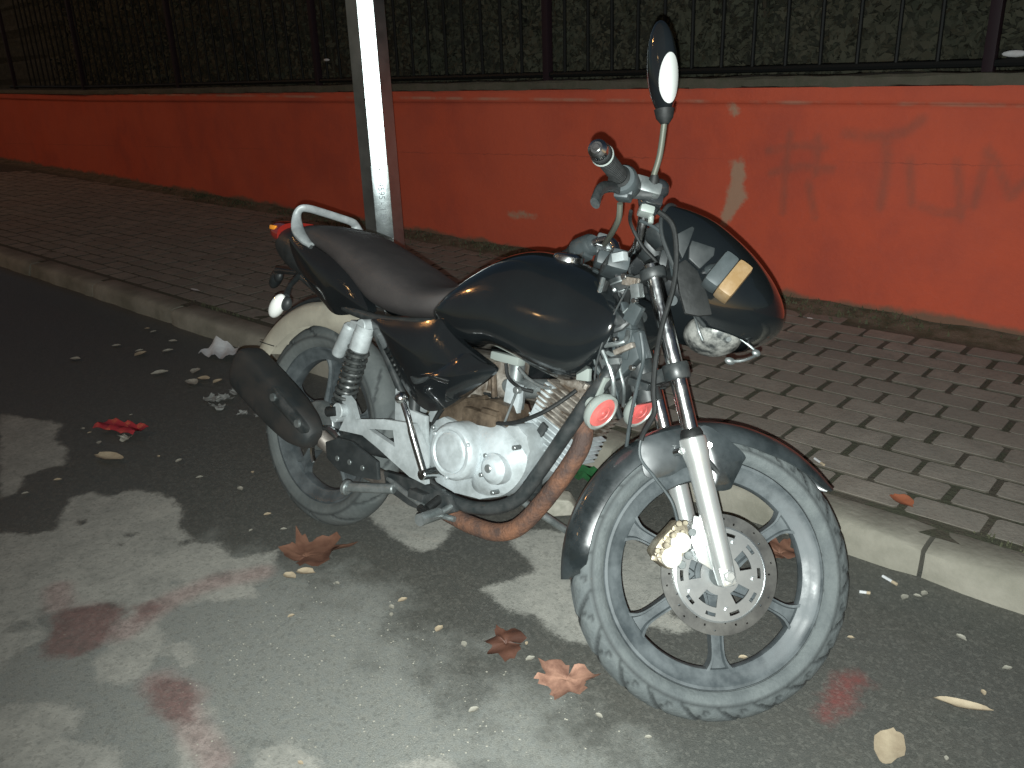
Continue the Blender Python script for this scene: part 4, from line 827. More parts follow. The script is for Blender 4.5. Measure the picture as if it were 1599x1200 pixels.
# ---- swingarm (dark) ----
m_=MB()
for sg in(-1,1):
    m_.tube([(.50,.10*sg,.36),(.35,.098*sg,.335),(.15,.090*sg,.312),(-.04,.088*sg,.300)],[.022,.020,.019,.017],14,flat=1.25)
    m_.box((-.02,.090*sg,.303),(.11,.016,.042),bev=.006)
    m_.tube([(.218,.13*sg,.395),(.20,.10*sg,.345)],[.014,.017],10)
m_.tube([(.33,-.1,.335),(.33,.1,.335)],.018,12); sw=m_.build('swingarm',M['frame'],bike)
m_=MB().cyl((0,-.115,.303),(0,.115,.303),.009,12,.001).cyl((0,-.112,.303),(0,-.100,.303),.015,6,.002); m_.build('rear_axle',M['greymetal'],sw)
# brake torque plate with holes
P=[(0.2209,0.3284),(0.2725,0.3526),(0.3256,0.3561),(0.4324,0.3306),(0.4444,0.2867),(0.3652,0.2719),(0.2859,0.2664),(0.2329,0.287)]; m_=MB().prism(P,-.190,-.178,bev=.003); gd=m_.build('heel_guard',M['blackp'],bike)
for x,z in [(0.2792,0.2986),(0.3297,0.3023),(0.3822,0.3016)]: MB().cyl((x,-.1895,z),(x,-.1925,z),.0075,14,.001).build('guard_bolt',M['greymetal'],gd)
m_=MB().lathe([(.062,-.004),(.068,-.006),(.074,-.002),(.074,.004),(.062,.004)],60,org=(.235,-.19,.300),closed=True,a0=R(55),a1=R(215)); m_.build('chrome_hoop',M['chrome'],bike)
# ---- white alloy footrest bracket ----
OUT=[(0.241,0.459),(0.2591,0.4648),(0.2828,0.4512),(0.3079,0.4104),(0.4165,0.4371),(0.5224,0.4519),(0.5698,0.4025),(0.589,0.3153),(0.5328,0.3184),(0.4672,0.3379),(0.4043,0.3579),(0.3398,0.3751),(0.2929,0.37),(0.2447,0.3647),(0.2613,0.3989),(0.2394,0.3988),(0.2256,0.4167),(0.251,0.4298)]
INN=[(0.3621,0.3981),(0.4541,0.4181),(0.4679,0.3784)]
def prism_hole(mb,out,inn,y0,y1):
    bm=bmesh.new(); ev=[]
    for loop in (out,inn):
        vs=[bm.verts.new((x,y0,z)) for x,z in loop]; ev+=[bm.edges.new((vs[i],vs[(i+1)%len(vs)])) for i in range(len(vs))]
    bmesh.ops.triangle_fill(bm,edges=ev,use_beauty=True); r=bmesh.ops.extrude_face_region(bm,geom=bm.faces[:]); bmesh.ops.translate(bm,vec=(0,y1-y0,0),verts=[g for g in r['geom'] if isinstance(g,bmesh.types.BMVert)])
    bm.verts.index_update(); mb.add([v.co.copy() for v in bm.verts],[[v.index for v in f.verts] for f in bm.faces]); bm.free(); return mb
for sg in(-1,1):
    m_=prism_hole(MB(),OUT,INN,sg*.150,sg*.166)
    x,z=[(0.2559,0.4225)][0]; m_.cyl((x,.150*sg,z),(x,.185*sg,z),.017,20,.003); m_.cyl((x,.183*sg,z),(x,.189*sg,z),.021,20,.002)
    br_=m_.build('footrest_bracket',M['white'],bike)
    m_=MB().tube([(x-.004,.188*sg,z-.002),(x-.03,.196*sg,z-.010)],.013,14); m_.build('rubber_bush',M['rubber'],br_)
# ---- muffler ----
ma=Vector((-.150,-.218,.468)); mb2=Vector((.195,-.205,.340)); d=mb2-ma; L=d.length; X=Matrix.Translation(ma)@Matrix.Rotation(math.atan2(-d.z,d.x),4,'Y')
ms=[(-.002,.020,-.02,.02,0,2,2),(.0,.044,-.044,.036,0,3,3),(.010,.060,-.062,.044,0,3.6,3.6),(.05,.066,-.068,.046,0,4,4),(.20,.064,-.066,.045,0,4,4),(.30,.058,-.060,.044,0,3.2,3.2),(.35,.048,-.046,.040,0,2.6,2.6),(.375,.034,-.034,.030,0,2.2,2.2),(.385,.022,-.022,.021,0,2,2)]
muf=loft(MB(),ms,seg=40,per=4,xf=X).build('muffler',M['muf'],bike,angle=50)
m_=MB(); q=[(.205,.040),(.215,.056),(.235,.060),(.375,.050),(.392,.040),(.385,.026),(.36,.020),(.23,.020),(.210,.026)]
m_.panel(q,-.045,.008,.010,rings=4,n=36,xf=X); hs=m_.build('heat_shield',M['frame'],muf)
for xx_ in (.235,.36): MB().lathe([(1e-4,-.003),(.0105,-.003),(.011,0),(.011,.004)],20,org=(xx_,-.0535,.041),xf=X).build('shield_washer',M['greymetal'],hs)
# ---- exhaust pipe ----
ep=[([(0.9267,0.5636)][0],-.045),([(0.9542,0.5422)][0],-.06),([(0.9592,0.4974)][0],-.07),([(0.9323,0.4287)][0],-.08),([(0.8934,0.3571)][0],-.085),([(0.8512,0.2932)][0],-.09),([(0.8157,0.2602)][0],-.095),([(0.7682,0.2418)][0],-.10),([(0.6994,0.2375)][0],-.105),([(0.6258,0.244)][0],-.11)]
pts=crom([(a[0],y,a[1]) for a,y in ep],7); MB().tube([(.935,-.03,.585)]+pts,[.019]+[.0215]*len(pts),20).build('exhaust_header',M['rust'],bike)
e0=pts[-1]; ep=[e0,(.56,-.122,.262),(.44,-.122,.262),(.32,-.120,.268),(.25,-.140,.285),(.205,-.175,.322),(.185,-.20,.348)]
pp=crom(ep,6); MB().tube(pp,[.0215]*6+[.023]*(len(pp)-6),20).build('exhaust_pipe',M['pipe'],bike)
# ---- engine ----
CC=[(0.5375,0.456),(0.583,0.4834),(0.6192,0.4795),(0.6572,0.4605),(0.71,0.4491),(0.7579,0.4803),(0.7882,0.5123),(0.818,0.5198),(0.8482,0.5007),(0.8633,0.469),(0.8528,0.4211),(0.8258,0.3767),(0.7889,0.3376),(0.7314,0.3134),(0.6491,0.304),(0.5803,0.3111),(0.5445,0.3588)]
m_=MB().prism(CC,-.125,.03,bev=.012); eng=m_.build('engine',M['alu'],bike,angle=40)
x0,z0=[(0.6793,0.4249)][0]; m_=MB().lathe([(1e-4,-.192),(.040,-.192),(.0455,-.190),(.048,-.187),(.050,-.187),(.053,-.190),(.060,-.190),(.066,-.184),(.069,-.174),(.069,-.12),(1e-4,-.12)],56,org=(x0,0,z0)); 
for a in (30,150,270): m_.cyl((x0+.062*C(R(a)),-.185,z0+.062*S(R(a))),(x0+.062*C(R(a)),-.193,z0+.062*S(R(a))),.005,10,.001)
m_.build('clutch_cover',M['alu'],eng)
P=[(0.6762,0.4926),(0.7329,0.5006),(0.7767,0.5026),(0.8228,0.4846),(0.8539,0.4604),(0.8536,0.4187),(0.8304,0.3757),(0.7926,0.3427),(0.7319,0.3269),(0.7018,0.343),(0.7194,0.3874),(0.7184,0.4416),(0.6913,0.4778)]; m_=MB().panel(P,-.122,.038,.01,n=72,rings=7)
x1,z1=[(0.7935,0.4131)][0]; m_.lathe([(1e-4,-.176),(.020,-.176),(.026,-.173),(.030,-.166),(.036,-.162),(.038,-.150),(.038,-.12),(1e-4,-.12)],40,org=(x1,0,z1))
m_.build('crankcase_cover',M['alu'],eng)
for x,z in [(0.7647,0.4365),(0.7588,0.3889),(0.8154,0.3964),(0.8457,0.4766),(0.8003,0.3584)]: MB().cyl((x,-.140,z),(x,-.1635,z),.0058,8,.001).build('cover_bolt',M['greymetal'],eng)
for x,z in [(0.6141,0.2998),(0.557,0.3258),(0.5573,0.4478)]: MB().cyl((x,-.120,z),(x,-.133,z),.0058,8,.001).build('cover_bolt',M['greymetal'],eng)
MB().cyl((x1-.002,-.174,z1+.002),(x1-.002,-.1795,z1+.002),.010,18,.002).build('filler_plug',M['greymetal'],eng)
m_=MB(); m_.prism([(0.5333,0.4664),(0.5589,0.5053),(0.6205,0.5357),(0.7126,0.5538),(0.7676,0.5513),(0.7895,0.517),(0.759,0.4632),(0.6944,0.4302),(0.6262,0.4377)],-.112,-.03,bev=.008); m_.ball((*[[(0.6853,0.4888)][0][0]],-.118,[(0.6853,0.4888)][0][1]),(.030,.014,.022)); m_.box((*[[(0.7267,0.5254)][0][0]],-.115,[(0.7267,0.5254)][0][1]),(.05,.02,.016),bev=.004); m_.box((.700,-.08,.500),(.11,.10,.05),bev=.012); m_.ball((.735,-.10,.478),(.05,.03,.022)); m_.box((.66,-.06,.53),(.05,.08,.04),bev=.01); m_.cyl((.765,-.125,.47),(.765,-.14,.47),.010,12,.002); m_.build('oily_casing',M['brown'],eng)
# cylinder leaning forward
XC=Matrix.Translation((.838,-.0,.448))@Matrix.Rotation(R(20),4,'Y')
m_=MB().box((0,0,.03),(.105,.10,.10),xf=XC,bev=.01)
m_.box((-.052,-.055,.075),(.026,.022,.17),xf=XC,bev=.004)
for i in range(6): m_.box((.004,0,.012+i*.0125),(.135+.004*(i%2),.142,.0042),xf=XC,bev=.0015)
m_.prism([(0.7358,0.6069),(0.7768,0.6005),(0.7802,0.5587),(0.7768,0.4994),(0.7322,0.4882)],-.086,-.070,bev=.002)
m_.build('cylinder',M['alu'],eng)
m_=MB(); 
for i in range(7): m_.box((.006,0,.092+i*.0125),(.145-.004*abs(i-3),.150-.006*abs(i-3),.0042),xf=XC,bev=.0015)
m_.box((0,0,.13),(.09,.085,.10),xf=XC,bev=.01); m_.box((0,0,.19),(.12,.10,.03),xf=XC,bev=.01)
for a_,b_ in ((-.04,-.045),(.04,-.045),(-.02,-.05),(.03,-.052)): m_.cyl(XC@Vector((a_,b_,.2)),XC@Vector((a_,b_,.213)),.007,6,.001)
m_.build('cylinder_head',M['dirtalu'],eng)
CL=[([(0.6049,0.6295),(0.6228,0.6012),(0.624,0.5695),(0.6496,0.5464)],-.07,.006,'dirtalu'),([(0.6515,0.6357),(0.6779,0.605),(0.6764,0.5654)],-.075,.0085,'brown'),([(0.5507,0.508),(0.6005,0.5455),(0.6528,0.5572),(0.706,0.5535)],-.08,.005,'rubber'),([(0.5696,0.4931),(0.6304,0.5269),(0.7035,0.5345)],-.085,.004,'greymetal'),([(0.7701,0.6402),(0.8026,0.6215),(0.8441,0.6126),(0.8698,0.6153)],-.09,.0045,'greymetal'),([(0.543,0.4433),(0.5707,0.4958),(0.6193,0.5361)],-.12,.006,'rubber')]
for l_,y,r_,mm in CL: MB().tube(crom([(a,y,b) for a,b in l_],5),r_,8).build('hose',M[mm],eng)
m_=MB().box((-.02,-.072,.05),(.020,.010,.055),xf=XC@Matrix.Rotation(R(8),4,'Y'),bev=.003); m_.build('cam_chain_tensioner',M['frame'],eng)
m_=MB().tube(crom([([(0.72,0.4942)][0][0],-.12,[(0.7372,0.5002)][0][1]),(*[[(0.7979,0.5185)][0][0]],-.12,[(0.7979,0.5185)][0][1]),([(0.86,0.5524)][0][0],-.11,[(0.86,0.5524)][0][1]),([(0.897,0.5863)][0][0],-.09,[(0.897,0.5863)][0][1]),([(0.9259,0.6209)][0][0],-.07,[(0.9259,0.6209)][0][1])],6),.0048,8); m_.build('breather_hose',M['rubber'],eng)
m_=MB().tube(crom([([(0.7469,0.6466)][0][0],-.11,[(0.7469,0.6466)][0][1]),([(0.7602,0.6162)][0][0],-.11,[(0.7602,0.6162)][0][1]),([(0.7981,0.6005)][0][0],-.11,[(0.7981,0.6005)][0][1]),([(0.8286,0.5978)][0][0],-.10,[(0.8286,0.5978)][0][1])],6),.0042,8); m_.build('spark_plug_lead',M['rubber'],eng)
m_=MB().tube([([(0.7972,0.5889)][0][0],-.12,[(0.7972,0.5889)][0][1]),([(0.775,0.5143)][0][0],-.12,[(0.775,0.5143)][0][1])],.003,8); a=[(0.798,0.595)][0]; m_.cyl((a[0],-.11,a[1]),(a[0],-.126,a[1]),.008,12,.001); m_.build('choke_rod',M['greymetal'],eng)
# carburettor and airbox clutter
m_=MB().tube([(.70,-.02,.575),(.76,-.02,.585),(.82,-.01,.600)],[.026,.024,.022],18); m_.cyl((.715,-.03,.53),(.715,-.03,.64),.020,20,.004); m_.box((.72,-.045,.525),(.05,.045,.04),bev=.008); m_.cyl((.735,-.06,.59),(.735,-.085,.59),.016,16,.003); m_.box((.765,-.07,.565),(.02,.03,.06),bev=.004); m_.build('carburettor',M['greymetal'],bike)
m_=MB(); m_.box((.60,-.01,.575),(.17,.15,.13),bev=.02); m_.tube([(.66,-.04,.58),(.71,-.03,.578)],[.034,.030],18); m_.build('airbox',M['dirtalu'],bike)
m_=MB(); 
for (xa,za),(xb,zb),y in (([(0.6367,0.6426),(0.6712,0.5902)][0],[(0.6367,0.6426),(0.6712,0.5902)][1],-.09),([(0.6836,0.6221),(0.6995,0.5552)][0],[(0.6836,0.6221),(0.6995,0.5552)][1],-.08),([(0.5699,0.5138),(0.6934,0.5519)][0],[(0.5699,0.5138),(0.6934,0.5519)][1],-.10)): m_.tube([(xa,y,za),((xa+xb)/2+.006,y-.006,(za+zb)/2),(xb,y,zb)],.0075,8)
m_.build('fuel_hose',M['brown'],bike)
m_=MB(); m_.box((.70,-.05,.648),(.09,.03,.022),bev=.006); m_.build('tank_bracket',M['horngrey'],bike)
# ---- clutter ahead of the tank (shroud, wiring, regulator) ----
m_=MB(); 
m_.prism([(0.9502,0.7828),(1.003,0.8329),(1.031,0.7964),(1.069,0.7213),(1.03,0.6716),(0.9919,0.6494),(0.9608,0.6784)],-.065,-.035,bev=.006)
m_.box((1.02,-.045,.745),(.05,.05,.07),bev=.01); m_.build('headstock_cover',M['greyp'],bike)
rs_=random.Random(9)
for i in range(15):
    x0,z0=rs_.uniform(.93,1.03),rs_.uniform(.76,.88); x1_,z1_=rs_.uniform(.93,1.06),rs_.uniform(.58,.72); y=rs_.uniform(-.105,-.045)
    MB().tube(crom([(x0,y+.03,z0),(x0+rs_.uniform(-.03,.05),y-.01,(z0*.65+z1_*.35)),(x1_+rs_.uniform(-.03,.02),y-.012,(z0*.3+z1_*.7)),(x1_,y+.02,z1_)],5),rs_.choice([.0025,.004,.0055,.008]),8).build('wiring',M[rs_.choice(['rubber','rubber','frame','greyp','greymetal'])],bike)
for (x,z),y,d,mm in (([(0.9866,0.9226)][0],-.07,(.030,.02,.020),'white'),([(1.023,0.8762)][0],-.07,(.034,.02,.018),'dirtalu'),([(1.048,0.8594)][0],-.08,(.022,.02,.030),'greymetal'),([(1.019,0.7941)][0],-.09,(.040,.02,.030),'frame'),([(1.056,0.8136)][0],-.09,(.030,.018,.042),'greyp'),([(1.026,0.7068)][0],-.10,(.045,.015,.014),'greymetal'),([(1.052,0.7392)][0],-.10,(.05,.014,.012),'dirtalu'),([(0.954,0.6639)][0],-.09,(.034,.012,.028),'horngrey'),([(1.081,0.7511)][0],-.08,(.02,.02,.06),'greyp'),([(1.091,0.672)][0],-.08,(.05,.02,.016),'frame')):
    X=Matrix.Translation((x,y,z))@Matrix.Rotation(R(rs_.uniform(-40,40)),4,'Y'); MB().box((0,0,0),d,xf=X,bev=.003).build('bracket',M[mm],bike)
for (x,z),r_ in zip([(1.023,0.8855),(1.057,0.8402),(1.025,0.7544),(1.076,0.7035),(1.016,0.6774)],(.007,.006,.005,.006,.005)): MB().cyl((x,-.09,z),(x,-.103,z),r_,8,.001).build('bracket_bolt',M['chrome'],bike)
m_=MB(); m_.box((.93,-.005,.895),(.05,.10,.035),bev=.010); m_.box((.945,.05,.93),(.05,.07,.04),bev=.012); m_.box((.915,.10,.94),(.035,.05,.035),bev=.01); m_.build('ignition_switch',M['greyp'],bike,FX)
# ---- horns ----
for cpx,y in (([(1.026,0.6014)][0],-.115),([(1.024,0.5927)][0],.04)):
    # facing forward and slightly to the right
    X=Matrix.Translation((cpx[0],y,cpx[1]))@Matrix.Rotation(R(-8),4,'Z')@Matrix.Rotation(R(20),4,'Y')
    m_=MB().lathe([(1e-4,-.034),(.014,-.034),(.016,-.020),(.030,-.016),(.040,-.006),(.0425,.002),(.0415,.009),(.036,.011),(.034,.007),(1e-4,.007)],40,axis='x',xf=X); m_.box((-.02,0,.045),(.006,.016,.05),xf=X,bev=.002); m_.box((-.028,.03,.0),(.012,.035,.014),xf=X,bev=.003)
    h=m_.build('horn',M['horngrey'],bike)
    m_=MB().lathe([(1e-4,.0135),(.004,.0135),(.005,.011),(.016,.009),(.017,.0105),(.020,.009),(.033,.0085),(.0345,.006)],40,axis='x',xf=X); m_.build('horn_face',M['hornred'],h)
# ---- kick starter, pedal, pegs, side stand ----
kp=[([(0.5088,0.5156)][0],-.20),([(0.5386,0.4748)][0],-.20),([(0.565,0.4205)][0],-.195),([(0.5954,0.3452)][0],-.18)]
m_=MB().tube(crom([(a[0],y,a[1]) for a,y in kp],5),[.0075]*3+[.0078]*5+[.0095]*8,14); a=kp[-1][0]; m_.cyl((a[0],-.13,a[1]),(a[0],-.19,a[1]),.014,16,.002); kk=m_.build('kick_starter',M['chrome'],bike)
a=kp[0][0]; MB().ball((a[0],-.20,a[1]),(.015,.018,.015)).build('kick_pedal',M['chrome'],kk)
m_=MB(); m_.prism([(0.4211,0.3008),(0.564,0.314),(0.6559,0.3042),(0.6872,0.2738),(0.643,0.2498),(0.5854,0.241),(0.5293,0.2398),(0.4411,0.2551)],-.155,-.135,bev=.005); m_.box((*[[(0.5729,0.2834)][0][0]],-.165,[(0.5729,0.2834)][0][1]),(.055,.03,.022),bev=.005); m_.build('footrest_carrier',M['frame'],bike)
a=[(0.6686,0.2712)][0]; b=[(0.7897,0.2765)][0]; m_=MB().tube([(a[0],-.15,a[1]+.01),(a[0],-.18,a[1]),(a[0],-.19,a[1]),(a[0]+.004,-.255,a[1]-.004)],[.009,.009,.015,.015],14,flat=1.0); m_.build('footpeg',M['greymetal'],bike)
a=[(0.6298,0.2701)][0]; m_=MB().tube([(a[0],-.15,a[1]+.02),(a[0],-.19,a[1])],[.011,.011],12); m_.cyl((a[0]-.015,-.20,a[1]),(a[0]+.025,-.21,a[1]-.002),.010,10,.002); m_.build('brake_pedal_pad',M['rubber'],bike)
m_=MB().tube(crom([(.70,-.165,.262),(.63,-.175,.262),(.52,-.165,.275),(.44,-.15,.285)],5),.007,10); m_.build('brake_pedal',M['greymetal'],bike)
a,b=[(0.3372,0.2381),(0.4823,0.2718)]; m_=MB().cyl((a[0],-.20,a[1]),(b[0],-.165,b[1]),.013,18,.003,); m_.cyl((a[0]-.004,-.202,a[1]),(a[0]+.010,-.199,a[1]),.0205,20,.003); m_.build('passenger_footpeg',M['greymetal'],bike)
# side stand on the left carrying the bike
m_=MB(); 
Minv=(Matrix.Translation((-2.01875,1.32096,0))@Matrix.Rotation(-LEAN,4,'X')).inverted()
foot=Minv@Vector((-2.01875+.80,1.32096+.36,.008)); pv=Vector((.62,.10,.275))
m_.tube([pv,pv.lerp(foot,.5)+Vector((.01,0,0)),foot+Vector((-.004,-.004,.012))],[.012,.011,.010],12); m_.ball(foot+Vector((0,0,.008)),(.028,.02,.008)); m_.tube(crom([foot+Vector((.02,-.01,.01)),foot+Vector((.05,-.03,.03)),foot+Vector((.045,-.02,.075)),foot+Vector((.01,-.01,.08))],5),.003,7); m_.build('side_stand',M['greymetal'],bike)

# ---------------- litter and leaves ----------------
def maple(r=.06,seed=0,curl=.25):
    rs=random.Random(seed); lobes=[(90,1.0),(40,.86),(140,.86),(-8,.6),(188,.6)]; pts=[]
    angs=sorted([(-10,.80),(6,.62),(20,.60),(34,.95),(46,.80),(60,.55),(74,.80),(90,1.02),(106,.80),(120,.55),(134,.80),(146,.95),(160,.60),(174,.62),(190,.80),(212,.62),(240,.55),(262,.38),(270,.14),(278,.38),(300,.55),(328,.62)])
    out=[]; ph0=rs.uniform(0,6.28); sh=rs.uniform(.1,.38)
    for i,(a,q) in enumerate(angs):
        out.append((R(a),q*r*rs.uniform(.9,1.08)*(1-sh*(.5+.5*C(R(a)-ph0)))))
        a2,q2=angs[(i+1)%len(angs)]; a2=a2+(360 if a2<a else 0); out.append((R((a+a2)/2),(q+q2)/2*r*rs.uniform(.84,.97)*(1-sh*(.5+.5*C(R(a)-ph0)))))
    vs=[(0,0,0)];fs=[];rings=8;n=len(out); ph=rs.uniform(0,6)
    for k in range(1,rings+1):
        for a,q in out:
            t=k/rings; x=q*t*C(a); y=q*t*S(a); rr=math.hypot(x,y)/r
            z=curl*r*(rr**2)*(.5+.5*S(2*a+ph))*1.3+.10*r*S(x/r*4.3+ph)*S(y/r*3.7+ph*2)*t+.05*r*S(x/r*11+y/r*7)*t+.012*r*abs(S(5*a))*t+.006
            vs.append((x,y,max(z,.002)))
    for i in range(n):
        j=(i+1)%n; fs.append((0,1+i,1+j))
        for k in range(rings-1): fs.append((1+k*n+i,1+(k+1)*n+i,1+(k+1)*n+j,1+k*n+j))
    base=len(vs); up=[(x,y,z+.0009) for x,y,z in vs]; fs2=[tuple(i+base for i in f[::-1]) for f in fs]
    return vs+up,fs+fs2
def oval(rl,rw,seed,curl=.4):
    rs=random.Random(seed); n=18; vs=[(0,0,.004)]; fs=[]
    for k in range(1,4):
        for i in range(n):
            a=2*pi*i/n; e=1+.12*rs.uniform(-1,1); x=rl*k/3*C(a)*(1 if k<3 else e); y=rw*k/3*S(a)*(1-.45*abs(C(a))**2)*(1 if k<3 else e)
            vs.append((x,y,.003+curl*rw*(k/3)**2*(abs(S(a))**1.5)+curl*.25*rl*(x/rl)**2))
    for i in range(n):
        j=(i+1)%n; fs.append((0,1+i,1+j))
        for k in range(2): fs.append((1+k*n+i,1+(k+1)*n+i,1+(k+1)*n+j,1+k*n+j))
    b=len(vs); return vs+[(x,y,z+.0008) for x,y,z in vs],fs+[tuple(i+b for i in f[::-1]) for f in fs]
def put(name,vf,m,loc,rz,label,cat,z=.0,group=None,tilt=0):
    o=link(name,vf[0],vf[1],m,None,None,True,60); o.location=(loc[0],loc[1],z+.002); o.rotation_euler=(tilt,0,rz); tag(o,label,cat,group); return o
g=[(-0.9868,1.225),(-1.176,1.233),(-1.878,1.162),(-0.8454,1.997),(-0.2924,1.683),(-0.3649,1.471),(-2.995,1.107),(-1.569,2.036)]
put('maple_leaf',maple(.105,3,.30),M['leaf1'],g[0],R(200),'large curled tan dry leaf lying left of the front tyre, largest leaf in front','leaf')
put('maple_leaf',maple(.095,8,.10),M['leaf2'],g[1],R(120),'dark red wet leaf flattened on the asphalt just behind the large tan leaf','leaf')
put('maple_leaf',maple(.15,5,.22),M['leaf4'],g[2],R(10),'brown curled leaf lying below the rear wheel','leaf')
put('maple_leaf',maple(.085,11,.35),M['leaf4'],g[3],R(60),'rusty brown leaf against the kerb seen through the front wheel spokes','leaf')
put('curled_leaf',oval(.055,.014,4,.5),M['leaf3'],g[4],R(18),'narrow pale curled leaf on the dark asphalt right of the front tyre','leaf')
put('curled_leaf',oval(.055,.030,5,.22),M['leaf3'],g[5],R(95),'pale crumpled leaf at the bottom edge below the red stain','leaf')
put('curled_leaf',oval(.065,.028,6,.4),M['leaf3'],g[6],R(20),'pale tan leaf lying in front of the red wrapper','leaf')
gp_=[(-0.6415,2.321)][0]; put('curled_leaf',oval(.040,.030,9,.25),M['orangeleaf'],gp_,R(-30),'orange leaf lying on the first row of paving bricks','leaf',z=.093)
put('curled_leaf',oval(.028,.016,12,.4),M['leaf3'],[(-1.81,1.113)][0],R(30),'small cream leaf tucked beside the brown curled leaf','leaf')
put('curled_leaf',oval(.022,.014,13,.4),M['leaf3'],[(-1.83,1.073)][0],R(10),'tiny yellowish leaf in front of the brown curled leaf','leaf')
# grey leaf cluster and paper behind the muffler
for i,(pt,s_,lb) in enumerate(zip([(-3.203,1.638),(-3.167,1.683),(-3.195,1.761),(-3.105,1.625),(-2.962,1.648),(-2.892,1.668)],(.065,.06,.055,.06,.035,.03),('grey torn leaf at the left end of the leaf heap behind the muffler','grey torn leaf in the middle of the leaf heap behind the muffler','pale torn leaf at the right end of the heap touching the muffler','star-shaped grey leaf at the front of the heap behind the muffler','small grey leaf between the heap and the rear tyre','small pale leaf closest to the rear tyre'))):
    put('torn_leaf',maple(s_,20+i,.3),M['leaf5'],pt,R(40*i),lb,'leaf',group='grey leaves heaped behind the muffler')
pc_=MB(); vs=[];fs=[]; n=9
for i in range(n):
    for j in range(6): 
        x=-.075+.15*i/(n-1); y=-.05+.1*j/5; vs.append((x,y,.006+.055*((j/5)**2)*(.6+.4*S(i*.8))+.012*S(i*1.7+j*1.3)+.01))
for i in range(n-1):
    for j in range(5): a=i*6+j; fs.append((a,a+1,a+7,a+6))
b=len(vs); vs2=vs+[(x,y,z+.0012) for x,y,z in vs]; fs2=fs+[tuple(k_+b for k_ in f[::-1]) for f in fs]
put('crumpled_paper',(vs2,fs2),M['paper'],[(-3.718,1.99)][0],R(15),'crumpled white sheet of paper behind the muffler near the kerb','paper').scale=(1.2,1.1,1.0)
vs=[];fs=[]
for i in range(11):
    for j in range(7): x=-.105+.21*i/10; y=-.04+.08*j/6; vs.append((x,y,.010+.018*abs(S(i*.9+j*.5))+.016*C(j*1.1-3.1*.5)+.012*S(i*2.1)*S(j*1.7)+.02))
for i in range(10):
    for j in range(6): a=i*7+j; fs.append((a,a+1,a+8,a+7))
b=len(vs); put('crushed_wrapper',(vs+[(x,y,z-.003) for x,y,z in vs],fs+[tuple(k_+b for k_ in f[::-1]) for f in fs]),M['redpack'],[(-3.204,1.253)][0],R(18),'crushed red wrapper lying on the dark road at the left','wrapper').scale=(1,1,.55)
put('torn_leaf',maple(.040,41,.4),M['scrap'],[(-3.109,1.228)][0],R(75),'pale torn leaf stuck to the right end of the red wrapper','leaf')
vs=[];fs=[]
for i in range(10):
    for j in range(7): x=-.08+.16*i/9; y=-.05+.1*j/6; vs.append((x,y,.008+.02*abs(S(i*1.1+j*.8))+.012*S(j*1.9)+.01))
for i in range(9):
    for j in range(6): a=i*7+j; fs.append((a,a+1,a+8,a+7))
b=len(vs); put('plastic_wrapper',(vs+[(x,y,z-.002) for x,y,z in vs],fs+[tuple(k_+b for k_ in f[::-1]) for f in fs]),M['green'],[(-1.561,2.025)][0],R(5),'crumpled green plastic wrapper on the road behind the rusty exhaust','wrapper')
# crushed pale carton beneath the engine
cx_,cy_=[(-1.484,1.804)][0]
m_=MB().box((0,0,.035),(.12,.07,.07),bev=.008); vs=[(x+.02*S(z*60),y+.012*S(x*50),z*(1-.25*(x>0))) for x,y,z in m_.v]; put('crushed_carton',(vs,m_.f),M['scrap'],(cx_,cy_),R(40),'crushed pale carton under the motorcycle beneath the exhaust pipe','carton')
# cigarette ends
def cig(pt,rz,lb,L=.045,z=0.):
    r_=empty('cigarette_end',(pt[0],pt[1],z),(0,0,rz)); tag(r_,lb,'cigarette end',group='cigarette ends dropped near the kerb')
    MB().cyl((-L/2,0,.0052),(L*.15,0,.0052),.004,10,.0005).build('paper_roll',M['paper'],r_); MB().cyl((L*.15,0,.0052),(L/2,0,.0052),.0042,10,.0005).build('filter_tip',M['leaf3'],r_)
cig([(-0.5703,2.055)][0],R(-20),'longer cigarette end lying beside the kerb right of the front tyre'); cig([(-0.5998,1.962)][0],R(25),'short cigarette end between the front tyre and the kerb',.026)
cig([(-0.9255,2.421)][0],R(-32),'cigarette end lying on the paving bricks above the front fender tip',.05,z=.093)
put('paper_scrap',oval(.016,.009,77,.3),M['paper'],[(-1.573,3.817)][0],0,'tiny white scrap on the pavement at the foot of the orange wall','scrap',z=.10)
put('paper_scrap',oval(.05,.012,78,.2),M['paper'],[(-4.648,2.395)][0],0,'tiny white scrap on the far pavement left of the rear indicator','scrap',z=.095)
# small pale bits on the road
bits=[(-3.288,1.166),(-3.16,1.146),(-2.951,0.8043),(-2.862,1.229),(-2.766,1.256),(-2.585,1.234),(-2.472,1.369),(-2.398,1.274),(-3.6,1.789),(-3.391,1.779),(-4.114,1.776),(-4.368,1.98),(-4.455,1.988),(-4.121,1.957),(-3.712,1.675),(-4.059,1.756),(-3.994,1.862),(-3.471,1.7),(-3.474,1.758),(-4.255,1.522),(-4.295,1.744),(-2.176,1.232),(-2.059,1.211),(-2.132,1.145),(-1.503,1.195),(-1.502,1.157),(-1.478,1.135),(-1.342,1.171),(-1.252,1.168),(-1.699,1.135),(-1.138,1.264),(-1.095,1.227),(-0.8628,1.179),(-1.246,0.6936),(-0.4824,2.049),(-0.4923,2.027),(-0.5568,1.762),(-0.3599,1.921),(-0.2502,1.871),(-0.2682,1.756),(-0.2711,1.514),(-0.5198,2.255),(-1.674,0.97),(-1.524,0.986),(-1.08,1.023),(-0.7178,1.539),(-0.7484,1.193),(-0.5151,2.002),(-2.967,0.9148),(-3.348,1.167),(-3.332,1.354)]
szs=[.008+.010*((i*37)%10)/10 for i in range(len(bits))]
SC_=[]
